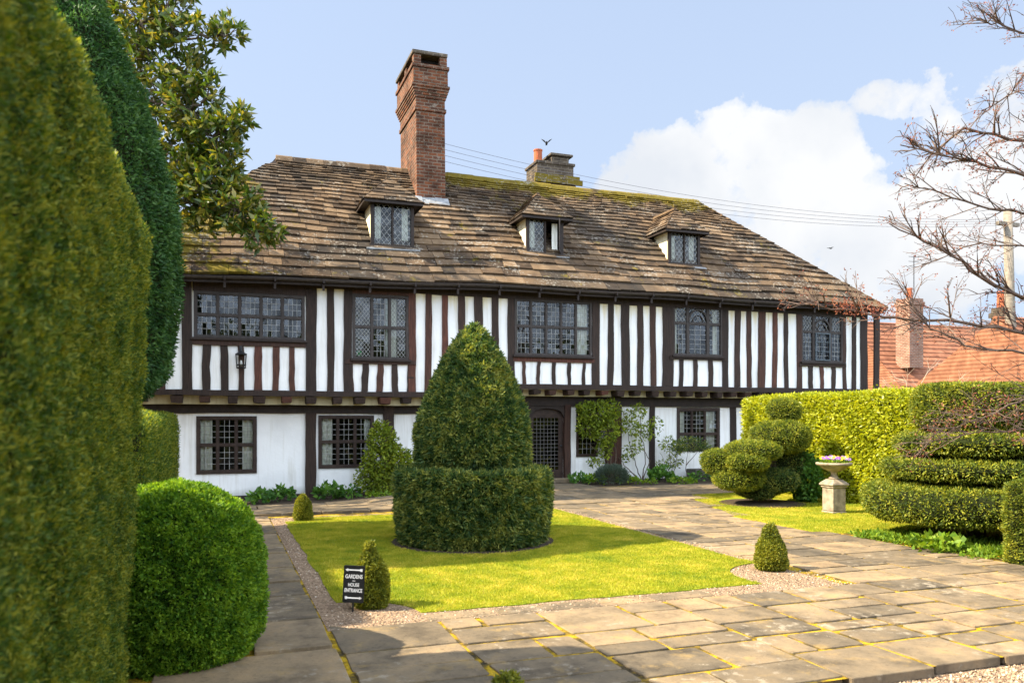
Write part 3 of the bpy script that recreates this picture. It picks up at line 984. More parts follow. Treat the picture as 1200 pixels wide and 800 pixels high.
def timber_post(name, x0, x1, z0, z1, Y, proud=0.035, lean=0.0, mat='timber', seg=6, jit=0.011, depth=0.06):
    mb = MB()
    vs, fs = [], []
    wob = random.uniform(-.012, .012)
    for k in range(seg + 1):
        f = k / seg
        z = z0 + (z1 - z0) * f
        dx = lean * (f - .5) + wob * math.sin(f * 3.1)
        a, b = x0 + dx + random.uniform(-jit, jit), x1 + dx + random.uniform(-jit, jit)
        yf = Y - proud + random.uniform(-.004, .004)
        vs += [(a, yf, z), (b, yf, z), (b, Y + depth - proud, z), (a, Y + depth - proud, z)]
    for k in range(seg):
        for j in range(4):
            fs.append((4 * k + j, 4 * k + (j + 1) % 4, 4 * k + 4 + (j + 1) % 4, 4 * k + 4 + j))
    fs += [(3, 2, 1, 0), tuple(4 * seg + j for j in range(4))]
    mb.add(vs, fs)
    return mb.build(name, mat, house)

def rail(name, x0, x1, z0, z1, Y, proud=0.045, mat='timber', depth=0.07, seg=None, jit=0.008):
    mb = MB()
    seg = seg or max(3, int((x1 - x0) / 0.5))
    vs, fs = [], []
    for k in range(seg + 1):
        x = x0 + (x1 - x0) * k / seg
        a, b = z0 + random.uniform(-jit, jit), z1 + random.uniform(-jit, jit)
        yf = Y - proud + random.uniform(-.004, .004)
        vs += [(x, yf, a), (x, Y + depth - proud, a), (x, Y + depth - proud, b), (x, yf, b)]
    for k in range(seg):
        for j in range(4):
            fs.append((4 * k + (j + 1) % 4, 4 * k + j, 4 * k + 4 + j, 4 * k + 4 + (j + 1) % 4))
    fs += [(0, 1, 2, 3), tuple(4 * seg + 3 - j for j in range(4))]
    mb.add(vs, fs)
    return mb.build(name, mat, house)

ZS_L, ZS_R = 2.26, 2.49            # top of the jetty sill, left and right range
TOP = 4.72
# full-height studs, pixel columns surveyed on the upper wall plane
full = [(185, 193), (213, 225), (358, 370.5), (383, 391.5), (403, 413), (478.5, 487), (498, 505.5), (518, 525), (536.6, 544), (556, 566), (576, 584), (595, 602.8),
        (693.5, 702), (712, 718.4), (727.8, 737.5), (746.5, 753), (761.5, 768), (776, 788.3), (846, 853), (861, 867), (875, 880), (888, 896), (905, 910), (918.6, 923),
        (933, 938.6), (987.2, 991), (998, 1002.6), (1008, 1016), (1024, 1030)]
for a, b in full:
    z0 = ZS_L if b < 600 else ZS_R
    timber_post('stud', XP(a, YU), XP(b, YU), z0, TOP + 0.1, YU, lean=random.uniform(-.03, .03))
timber_post('stud', -1.74, -1.56, ZS_L, TOP + .1, YU)
def sub_studs(cols, z0, z1):
    for a, b in cols:
        timber_post('stud', XP(a, YU), XP(b, YU), z0, z1, YU, proud=0.03, lean=random.uniform(-.03, .03), seg=4)
sub_studs([(237, 247), (258, 267), (279, 286), (298, 307), (319, 327), (339, 345.6)], ZS_L, 3.24)
sub_studs([(404.5, 413.6), (424, 431.6), (441.6, 449), (459, 466), (477, 485)], ZS_L, 2.90)
sub_studs([(612, 615.6), (629, 633), (647, 651), (665, 669), (682.6, 685.8)], ZS_R, 3.05)
sub_studs([(795.5, 800), (812, 817), (829.5, 835)], ZS_R, 3.2)
sub_studs([(947, 952), (960.6, 964.6), (974, 978.6)], ZS_R, 3.12)
# rails and sills under the upper windows
rail('window_rail', XP(225, YU), XP(358, YU), 3.22, 3.36, YU, 0.05)
rail('window_rail', XP(404, YU), XP(487, YU), 2.89, 2.99, YU, 0.055)
rail('window_rail', XP(601, YU), XP(696, YU), 3.04, 3.17, YU, 0.04)
rail('window_rail', XP(784, YU), XP(851, YU), 3.19, 3.28, YU, 0.06)
rail('window_rail', XP(935, YU), XP(990, YU), 3.11, 3.21, YU, 0.06)
for w_ in UPW.values():
    rail('window_head', w_[0] - .02, w_[1] + .02, w_[3] + .003, TOP - .165, YU, 0.036)
rail('jetty_sill', HX0, XS - .05, ZS_L - .12, ZS_L, YU, 0.06, depth=0.2)
rail('jetty_sill', XS - .05, HX1 + .04, ZS_R - .125, ZS_R, YU, 0.062, depth=0.2)
rail('wall_plate', HX0, HX1 + .03, TOP - .17, TOP + .14, YU, 0.04, depth=0.1)
# joists, infill boards, lower beam
xj = HX0 + .2
joist_px = [207, 240, 273, 304, 336, 364.5, 395.5, 421.5, 451]
jl = [XP(p, YU) for p in joist_px]
x = jl[-1]
while x < XS - .6:
    x += random.uniform(.48, .56); jl.append(x)
jl = [-1.5] + jl
jr = []
x = XS + .25
while x < HX1 - .1:
    jr.append(x); x += random.uniform(.42, .52)
def joist(x, zt, w, h):
    mb = MB()
    a, b = x - w / 2, x + w / 2
    y0 = YU - .10 + random.uniform(-.03, .02)
    d = random.uniform(-.015, .015)
    mb.hexa([(a + .02, y0 + .03, zt - h + d + .02), (b - .015, y0 + .03, zt - h - d + .02), (b, YL + .05, zt - h), (a, YL + .05, zt - h),
             (a, y0, zt - .012), (b, y0, zt - .012), (b, YL + .05, zt), (a, YL + .05, zt)])
    mb.build('joist_end', 'timber', house)
for x in jl:
    joist(x, ZS_L - .125, random.uniform(.2, .26), random.uniform(.15, .18))
for x in jr:
    joist(x, ZS_R - .13, random.uniform(.17, .22), random.uniform(.13, .17))
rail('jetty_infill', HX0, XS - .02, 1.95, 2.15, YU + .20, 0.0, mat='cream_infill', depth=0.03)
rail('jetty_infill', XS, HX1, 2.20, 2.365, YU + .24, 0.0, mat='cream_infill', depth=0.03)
rail('jetty_beam', HX0, XS - .03, 1.76, 1.99, YL, 0.06, mat='dark_timber', depth=0.12)
rail('jetty_beam', XS - .03, HX1 - .2, 1.96, 2.235, YL, 0.062, mat='dark_timber', depth=0.12)
# ground-floor posts
for a, b, z0, z1, pr in ((358, 370.5, -.2, 1.78, .07), (449, 461, -.1, 1.95, .09), (709, 726, 0, 2.0, .12), (761, 766.5, 0, 2.0, .06), (855, 862, 0, 2.0, .03), (612, 620.5, 0, 2.0, .07), (661, 668, 0, 2.0, .07), (905, 914, 0, 2.0, .04), (960, 968, 0, 2.0, .04)):
    timber_post('post', XP(a, YL), XP(b, YL), z0, z1, YL, proud=pr, depth=pr + .05, jit=.008)
rail('base_plinth', HX0, DOOR[0] - .16, -.22, -.06, YL, 0.03, mat='dark_timber')
rail('base_plinth', DOOR[1] + .18, HX1 - .3, -.05, .05, YL, 0.03, mat='dark_timber')

# windows ------------------------------------------------------------
def clip_line(p, q, x0, x1, z0, z1):
    t0, t1 = 0.0, 1.0
    dx, dz = q[0] - p[0], q[1] - p[1]
    for pp, qq in ((-dx, p[0] - x0), (dx, x1 - p[0]), (-dz, p[1] - z0), (dz, z1 - p[1])):
        if abs(pp) < 1e-9:
            if qq < 0: return None
        else:
            t = qq / pp
            if pp < 0: t0 = max(t0, t)
            else: t1 = min(t1, t)
    if t0 >= t1: return None
    return (p[0] + dx * t0, p[1] + dz * t0), (p[0] + dx * t1, p[1] + dz * t1)

def bar(mb, p, q, Y, w, d=0.008, rnd=.5):
    dx, dz = q[0] - p[0], q[1] - p[1]
    L = math.hypot(dx, dz)
    if L < 1e-4: return
    nx_, nz_ = -dz / L * w / 2, dx / L * w / 2
    mb.hexa([(p[0] + nx_, Y + d, p[1] + nz_), (q[0] + nx_, Y + d, q[1] + nz_), (q[0] - nx_, Y + d, q[1] - nz_), (p[0] - nx_, Y + d, p[1] - nz_),
             (p[0] + nx_, Y, p[1] + nz_), (q[0] + nx_, Y, q[1] + nz_), (q[0] - nx_, Y, q[1] - nz_), (p[0] - nx_, Y, p[1] - nz_)], rnd)

def light(glass, lead, x0, x1, z0, z1, Y, style, nx=3, nz=5, lw=0.009):
    """one leaded light: tilted quarries and their cames"""
    if style == 'square':
        xs = [x0 + (x1 - x0) * i / nx for i in range(nx + 1)]
        zs = [z0 + (z1 - z0) * i / nz for i in range(nz + 1)]
        for i in range(nx):
            for k in range(nz):
                a, b = random.uniform(-.0009, .0009), random.uniform(-.0009, .0009)
                glass.quad((xs[i], Y + a + b, zs[k]), (xs[i + 1], Y - a + b, zs[k]), (xs[i + 1], Y - a - b, zs[k + 1]), (xs[i], Y + a - b, zs[k + 1]))
        for x in xs[1:-1]: bar(lead, (x, z0), (x, z1), Y - .010, lw)
        for z in zs[1:-1]: bar(lead, (x0, z), (x1, z), Y - .011, lw)
    else:
        n = max(2, int(round((z1 - z0) / 0.16)))
        for k in range(n):
            a, b = random.uniform(-.0012, .0012), random.uniform(-.0012, .0012)
            za, zb = z0 + (z1 - z0) * k / n, z0 + (z1 - z0) * (k + 1) / n
            xm = (x0 + x1) / 2
            for xa, xb in ((x0, xm), (xm, x1)):
                a, b = random.uniform(-.0012, .0012), random.uniform(-.0012, .0012)
                glass.quad((xa, Y + a + b, za), (xb, Y - a + b, za), (xb, Y - a - b, zb), (xa, Y + a - b, zb))
        s = (x1 - x0) / nx
        h = s * 1.25
        L = (z1 - z0)
        sp = s
        c = x0 - L / h * s - 2 * s
        while c < x1 + L / h * s + s:
            r = clip_line((c, z0), (c + L / h * s, z1), x0, x1, z0, z1)
            if r: bar(lead, r[0], r[1], Y - .010, lw)
            r = clip_line((c, z1), (c + L / h * s, z0), x0, x1, z0, z1)
            if r: bar(lead, r[0], r[1], Y - .0115, lw)
            c += sp

def window(rect, Y, cols, rows, styles, curtains=(), outer=.055, mull=.05, trans=.05, parent=house, fmat='grey_frame', sill=True, nx=3, nz=5, proud=.03, room=1.0, col_fr=None, as_parts=None):
    X0, X1, Z0, Z1 = rect
    fr = as_parts or None
    f = MB(); g = MB(); l = MB()
    yf, yb = Y - proud, Y + .045
    f.box(X0, X0 + outer, yf, yb, Z0, Z1, .5); f.box(X1 - outer, X1, yf, yb, Z0, Z1, .5)
    f.box(X0 + outer, X1 - outer, yf, yb, Z1 - outer, Z1, .5); f.box(X0 + outer, X1 - outer, yf, yb, Z0, Z0 + outer, .5)
    ix0, ix1, iz0, iz1 = X0 + outer, X1 - outer, Z0 + outer, Z1 - outer
    cw = (ix1 - ix0 - mull * (cols - 1)) / cols
    edges_x = [(ix0 + i * (cw + mull), ix0 + i * (cw + mull) + cw) for i in range(cols)] if col_fr is None else \
              [(ix0 + (ix1 - ix0) * a, ix0 + (ix1 - ix0) * b) for a, b in col_fr]
    for i in range(cols - 1):
        f.box(edges_x[i][1], edges_x[i + 1][0], yf + .008, yb, iz0, iz1, .5)
    zs = [iz0] + [iz0 + (iz1 - iz0) * r for r in rows] + [iz1]
    cells = []
    for k in range(len(zs) - 1):
        for i, (a, b) in enumerate(edges_x):
            za = zs[k] + (trans / 2 if k > 0 else 0); zb = zs[k + 1] - (trans / 2 if k < len(zs) - 2 else 0)
            if k > 0:
                f.box(a, b, yf + .014, yb, zs[k] - trans / 2, zs[k] + trans / 2, .5)
            cells.append((i, k, a, b, za, zb))
    for i, k, a, b, za, zb in cells:
        st = styles(i, k)
        if st == 'skip': continue
        n2 = max(2, int(round((zb - za) / (nz if isinstance(nz, float) else .13))))
        # slim iron casement
        e = .014
        f.box(a, a + e, Y - .004, Y + .03, za, zb, .5); f.box(b - e, b, Y - .004, Y + .03, za, zb, .5)
        f.box(a + e, b - e, Y - .004, Y + .03, za, za + e, .5); f.box(a + e, b - e, Y - .004, Y + .03, zb - e, zb, .5)
        light(g, l, a + e, b - e, za + e, zb - e, Y + .012, 'square' if st == 'square' else 'diamond', nx, n2)
    w = f.build('window', fmat, parent)
    g.build('pane', 'glass', w)
    l.build('leading', 'lead', w)
    if sill:
        s = MB(); s.cbox(X0 - .05, X1 + .05, Y - .10, Y - proud - .002, Z0 - .045, Z0 + .012, .008, .5)
        s.build('sill', 'dark_timber', w)
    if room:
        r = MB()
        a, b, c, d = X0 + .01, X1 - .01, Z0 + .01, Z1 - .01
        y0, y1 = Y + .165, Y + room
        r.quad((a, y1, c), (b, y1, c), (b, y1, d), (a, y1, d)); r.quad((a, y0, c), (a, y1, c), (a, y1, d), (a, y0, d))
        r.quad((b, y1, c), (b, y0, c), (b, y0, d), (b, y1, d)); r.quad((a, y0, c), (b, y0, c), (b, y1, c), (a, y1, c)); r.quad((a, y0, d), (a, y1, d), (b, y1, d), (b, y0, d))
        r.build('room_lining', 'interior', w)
    for (a, b) in curtains:
        cm = MB()
        xa, xb = X0 + (X1 - X0) * a, X0 + (X1 - X0) * b
        n = max(6, int((xb - xa) / .02))
        ph = random.uniform(0, 6)
        p = [(xa + (xb - xa) * i / n, Y + .13 + .022 * math.sin(i * 1.1 + ph) + .01 * math.sin(i * .37)) for i in range(n + 1)]
        for i in range(n):
            cm.quad((p[i][0], p[i][1], Z0 + .03), (p[i + 1][0], p[i + 1][1], Z0 + .03), (p[i + 1][0], p[i + 1][1], Z1 - .03), (p[i][0], p[i][1], Z1 - .03), .5)
        cm.build('curtain', 'curtain', w, smooth=True)
    return w, cells

sq = lambda i, k: 'square'
window(UPW['a'], YU, 5, [.5], sq, nx=4, outer=.06)
wb, _ = window(UPW['b'], YU, 3, [.5], lambda i, k: 'square' if i == 1 else 'diamond', curtains=[(.60, .80)], nx=4)
window(UPW['c'], YU, 5, [.52], sq, curtains=[(.02, .06), (.80, .97)], nx=3)
# arched Gothic window: three lights, arch over the middle one
def arched_window(rect, casement=False):
    X0, X1, Z0, Z1 = rect
    w, cells = window(rect, YU, 3, [.64], lambda i, k: ('diamond' if k == 1 else 'square'), curtains=() if casement else [(.03, .13), (.85, .97)], nx=3, mull=.045,
                      col_fr=[(0, .25), (.31, .69), (.75, 1)])
    mid = [c for c in cells if c[0] == 1 and c[1] == 1][0]
    xa, xb, za, zb = mid[2], mid[3], mid[4], mid[5]
    mbx = MB()
    cx = (xa + xb) / 2; r = (xb - xa) / 2 + .02
    zc = za + .02
    seg = 14
    for rr, wd, yy in ((r, .045, YU - .032), (r * .55, .016, YU - .02)):
        for k in range(seg):
            a0, a1 = math.pi * k / seg, math.pi * (k + 1) / seg
            hgt = min(zb - zc, rr * 1.12)
            bar(mbx, (cx + rr * math.cos(a0), zc + hgt * math.sin(a0)), (cx + rr * math.cos(a1), zc + hgt * math.sin(a1)), yy, wd, .03)
    mbx.build('tracery', 'grey_frame', w)
    if casement:
        mid = [c for c in cells if c[0] == 1 and c[1] == 0][0]
        xa, xb, za, zb = mid[2], mid[3], mid[4], mid[5]
        c = MB()
        y = YU - .06
        e = .03
        c.box(xa, xa + e, y, y + .025, za, zb); c.box(xb - e, xb, y, y + .025, za, zb); c.box(xa + e, xb - e, y, y + .025, za, za + e); c.box(xa + e, xb - e, y, y + .025, zb - e, zb)
        for k in range(1, 3): c.box(xa + e, xb - e, y + .005, y + .02, za + (zb - za) * k / 3 - .01, za + (zb - za) * k / 3 + .01)
        c.box((xa + xb) / 2 - .01, (xa + xb) / 2 + .01, y + .006, y + .019, za + e, zb - e)
        c.build('casement', M['slate_blue'], w)
simple('slate_blue', (0.05, 0.07, 0.085), 0.4, 0.4, 0.3, 10)
arched_window(UPW['d'])
arched_window(UPW['e'], True)
window(LOW['a'], YL, 3, [.5], sq, curtains=[(.03, .26), (.76, .96)], nx=3, sill=False, outer=.075, fmat='door_timber')
window(LOW['b'], YL, 3, [.5], sq, curtains=[(.05, .26), (.84, .97)], nx=3, sill=False, outer=.07, fmat='door_timber')
window(LOW['c'], YL, 1, [.5], sq, nx=4, sill=False, outer=.06, fmat='door_timber')
window(LOW['d'], YL, 3, [.38], sq, curtains=[(.08, .22), (.74, .93)], nx=3, sill=False, outer=.085, fmat='door_timber')
# things standing inside on window boards
g = MB(); g.lathe([(.03, 0), (.06, .03), (.065, .10), (.04, .14)], (XP(421.5, YU), YU + .10, 3.06), 12)
g.build('window_ornament', 'green_cloth', wb, smooth=True)

# door -----------------------------------------------------------------
dx0, dx1, dz0, dz1 = DOOR
mb = MB()
e = .13
mb.box(dx0, dx0 + e, YL + .06, YL + .11, .03, dz1 - .02); mb.box(dx1 - e, dx1, YL + .06, YL + .11, .03, dz1 - .02)
mb.box(dx0 + e, dx1 - e, YL + .06, YL + .11, .03, .34)
for k in range(9):     # arched head board built of strips under a four-centred arch
    xa, xb = dx0 + e + (dx1 - dx0 - 2 * e) * k / 9, dx0 + e + (dx1 - dx0 - 2 * e) * (k + 1) / 9
    mb.box(xa, xb, YL + .06, YL + .11, 1.66, dz1 - .02)
door = mb.build('door', 'door_timber', house)
g = MB(); l = MB()
light(g, l, dx0 + e, dx1 - e, .34, 1.66, YL + .085, 'square', 7, 14, .011)
g.build('pane', 'glass', door)
l.build('grille', 'grille_iron', door)
mb = MB()
seg = 10
cx = (dx0 + dx1) / 2; hw = (dx1 - dx0) / 2
for k in range(seg):   # spandrels: solid above a shallow Tudor arch
    xa, xb = dx0 + 2 * hw * k / seg, dx0 + 2 * hw * (k + 1) / seg
    f = lambda x: 1.66 + .24 * math.sqrt(max(0, 1 - ((x - cx) / hw) ** 2)) ** .8
    mb.hexa([(xa, YL - .03, f(xa)), (xb, YL - .03, f(xb)), (xb, YL + .055, f(xb)), (xa, YL + .055, f(xa)),
             (xa, YL - .03, 2.0), (xb, YL - .03, 2.0), (xb, YL + .055, 2.0), (xa, YL + .055, 2.0)], .5)
mb.build('door_arch', 'dark_timber', house)
mb = MB(); mb.lathe([(.012, 0), (.03, .01), (.03, .03), (.012, .045)], (0, 0, 0), 10)
mb.v = [(dx1 - .065 + x, YL + .06 - z, .95 + y) for x, y, z in mb.v]
mb.build('handle', 'iron', door)
r = MB()
a, b, c, d = dx0 + .01, dx1 - .01, .0, dz1
y0, y1 = YL + .165, YL + 1.2
r.quad((a, y1, c), (b, y1, c), (b, y1, d), (a, y1, d)); r.quad((a, y0, c), (a, y1, c), (a, y1, d), (a, y0, d)); r.quad((b, y1, c), (b, y0, c), (b, y0, d), (b, y1, d)); r.quad((a, y0, d), (a, y1, d), (b, y1, d), (b, y0, d)); r.quad((a, YL, .012), (b, YL, .012), (b, y1, .012), (a, y1, .012))
r.build('room_lining', 'interior', door)
mb = MB(); mb.cbox(dx0 - .05, dx1 + .05, YL - .36, YL - .09, .02, .14, .015); mb.build('doorstep', 'paving_stone', house)

# roof -----------------------------------------------------------------
random.seed(77)
EXPO = []
e_, tot = 0.37, 0.0
for k in range(40):
    EXPO.append(e_); tot += e_
    e_ *= 0.954
    if len(EXPO) >= 26: break
TOT = sum(EXPO)
def wave(x, s):
    return .6 * (0.035 * math.sin(x * 0.9 + s * 3) + 0.025 * math.sin(x * 2.3 - s * 7 + 1) + 0.02 * math.sin(s * 16 + x * .6)) * (0.35 + 0.65 * math.sin(math.pi * min(1, max(0, s))))

def tiles(mb, pt, nrm, L, expos, total, wscale=1.5, thick=0.046, s0=0.0):
    """pt(a, s): surface point, s in 0..1 up the slope; L(s): (a0, a1) extent"""
    acc = 0.0
    nrm = Vector(nrm).normalized()
    for i, ex in enumerate(expos):
        sa, sb = acc / total, min(1.0, (acc + ex * 1.25) / total)
        sl, sh = acc / total, min(1.0, (acc + ex) / total)
        acc += ex
        if sh < s0: continue
        a0, a1 = L(sl); b0, b1 = L(sb)
        span = a1 - a0
        if span <= 0.03: continue
        cuts = [a0]
        while cuts[-1] < a1:
            cuts.append(cuts[-1] + random.uniform(.55, 1.5) * min(ex * wscale, .55))
        cuts[-1] = a1
        if len(cuts) > 2 and cuts[-1] - cuts[-2] < .08: cuts.pop(-2)
        drop_row = random.uniform(-.010, .010)
        for k in range(len(cuts) - 1):
            p, q = cuts[k] + .004, cuts[k + 1] - .004
            th = thick * random.uniform(.7, 1.35)
            lift = th * 1.05 + random.uniform(0, .018)
            ds = random.uniform(-.015, .015) * (ex / .3)
            dl = sl + (ds + drop_row) / total * 1.0
            dlq = dl + random.uniform(-.008, .008) / total
            tp = min(max(p, b0), b1); tq = min(max(q, b0), b1)
            if tq - tp < .01: tp, tq = (tp + tq) / 2 - .01, (tp + tq) / 2 + .01
            A, B = pt(p, dl), pt(q, dlq)
            Cc, D = pt(tq, sb), pt(tp, sb)
            up0, up1 = nrm * lift, nrm * .008
            ua, ub = up0 + nrm * random.uniform(-.006, .006), up0 + nrm * random.uniform(-.006, .006)
            mb.hexa([A + ua - nrm * th, B + ub - nrm * th, Cc + up1 - nrm * th, D + up1 - nrm * th, A + ua, B + ub, Cc + up1, D + up1])

RL, RR = 1.40, 13.95                # ridge ends
CL, CR = -2.15, 17.98               # eaves corners
def main_pt(a, s):
    z0 = ez(a)
    return Vector((a, EY + (RY - EY) * s, z0 + (RZ - z0) * s + wave(a, s)))
def main_L(s):
    l = CL + (RL - .25 - CL) * s / .93 if s < .93 else RL
    return (l, CR + (RR - CR) * s)
mb = MB()
tiles(mb, main_pt, (0, -1, 1), main_L, EXPO, TOT)
def hip_r(a, s):      # faces +X ; a runs along Y
    x = CR + (RR - CR) * s
    return Vector((x, a, ez(CR) + (RZ - ez(CR)) * s))
tiles(mb, hip_r, (1, 0, .9), lambda s: (EY + (RY - EY) * s, 25.2 - (25.2 - RY) * s), EXPO, TOT)
def hip_l(a, s):
    x = CL + (RL - .25 - CL) * s / .93
    return Vector((x, a, ez(CL) + (RZ - ez(CL)) * s))
tiles(mb, hip_l, (-1, 0, 1), lambda s: (EY + (RY - EY) * min(s, .95), 25.2 - (25.2 - RY) * min(s, .95)) if s < .93 else (RY - .18, RY + .18), EXPO[:20], TOT)
roof = mb.build('roof', 'roof_stone', house)
mb = MB()      # boarding under the slates and the plain back slope
nn = 40
for i in range(nn):
    for s in range(8):
        for (f0, f1) in ((s / 8, (s + 1) / 8),):
            l0, r0 = main_L(f0); l1, r1 = main_L(f1 - 1e-6)
            g0 = lambda t: l0 + (r0 - l0) * t; g1 = lambda t: l1 + (r1 - l1) * t
            o_ = Vector((0, .03, -.03))
            mb.quad(main_pt(g0(i / nn), f0) + o_, main_pt(g0((i + 1) / nn), f0) + o_, main_pt(g1((i + 1) / nn), f1) + o_, main_pt(g1(i / nn), f1) + o_, .2)
mb.quad((RL, RY, RZ), (RR, RY, RZ), (CR, 25.2, 4.75), (CL, 25.2, 4.75), .2)
mb.quad((CR - .03, EY, ez(CR) - .02), (CR - .03, 25.2, ez(CR) - .02), (RR - .03, RY, RZ), (RR - .03, RY - .01, RZ), .2)
mb.quad((CL + .03, 25.2, ez(CL)), (CL + .03, EY, ez(CL)), (RL - .2, RY - .25, RZ - .25), (RL - .2, RY + .25, RZ - .25), .2)
mb.quad((RL + .02, RY - .3, RZ - .3), (RL + .02, RY, RZ), (RL + .02, RY + .3, RZ - .3), (RL - .2, RY, RZ - .3), .2)
mb.build('roof_boarding', 'dark_timber', house)
mb = MB()
x = RL - .02
while x < RR:
    w = random.uniform(.34, .5)
    z = RZ + .02 + wave(x, 1.0) + random.uniform(-.008, .008)
    prof = [(-.17, -.12), (-.10, .0), (0, .055), (.10, .0), (.17, -.12)]
    xa, xb = x + .004, min(x + w, RR + .05)
    vs = [(xa, RY + y, z + h) for y, h in prof] + [(xb, RY + y, z + h) for y, h in prof] + [(xa, RY, z - .15), (xb, RY, z - .15)]
    fs = [(k, k + 1, 6 + k, 5 + k) for k in range(4)] + [(4, 3, 2, 1, 0, 10), (5, 6, 7, 8, 9, 11)]
    mb.add(vs, [tuple(reversed(f)) for f in fs]); x += w
for s in np.linspace(.0, .97, 26):   # hip stones
    p = Vector((CR + (RR - CR) * s, EY + (RY - EY) * s, ez(CR) + (RZ - ez(CR)) * s))
    q = Vector((CR + (RR - CR) * (s + .05), EY + (RY - EY) * (s + .05), ez(CR) + (RZ - ez(CR)) * (s + .05)))
    mb.tube([p + Vector((-.01, 0, .015)), q + Vector((-.01, 0, .0))], [.05, .04], 6)
mb.build('ridge_stones', 'roof_stone', roof)
# eaves: soffit, gutter, brackets
mb = MB()
nn = 36
for i in range(nn):
    xa, xb = CL + .1 + (CR - CL - .2) * i / nn, CL + .1 + (CR - CL - .2) * (i + 1) / nn
    mb.quad((xa, EY + .03, ez(xa) - .05), (xa, YU + .05, ez(xa) + .1), (xb, YU + .05, ez(xb) + .1), (xb, EY + .03, ez(xb) - .05), .4)
    mb.quad((xa, EY + .03, ez(xa) - .16), (xb, EY + .03, ez(xb) - .16), (xb, EY + .03, ez(xb) + .0), (xa, EY + .03, ez(xa) + .0), .4)
mb.build('fascia', 'dark_timber', house)
mb = MB()
gp = [(CL + .1 + (CR - CL - .2) * i / nn) for i in range(nn + 1)]
for i in range(nn):
    xa, xb = gp[i], gp[i + 1]
    sec = [(.055 * math.cos(a), .055 * math.sin(a)) for a in np.linspace(math.pi, 2 * math.pi, 7)]
    for k in range(6):
        (y0, z0), (y1, z1) = sec[k], sec[k + 1]
        for off in (0, ):
            mb.quad((xa, EY - .03 + y0, ez(xa) - .045 + z0), (xa, EY - .03 + y1, ez(xa) - .045 + z1), (xb, EY - .03 + y1, ez(xb) - .045 + z1), (xb, EY - .03 + y0, ez(xb) - .045 + z0), .3)
mb.tube([(x, EY - .083, ez(x) - .045) for x in gp], .008, 5, .3)
gut = mb.build('gutter', 'grey_frame', house)
for x in np.arange(-.9, 17.6, 1.02):
    mb = MB()
    z = ez(x) - .05
    mb.box(x - .02, x + .02, EY - .10, EY + .03, z - .075, z - .055); mb.box(x - .02, x + .02, EY - .105, EY - .09, z - .06, z + .02)
    mb.box(x - .025, x + .025, EY + .0, EY + .028, z - .22, z - .076)
    mb.build('gutter_bracket', 'dark_timber', gut)

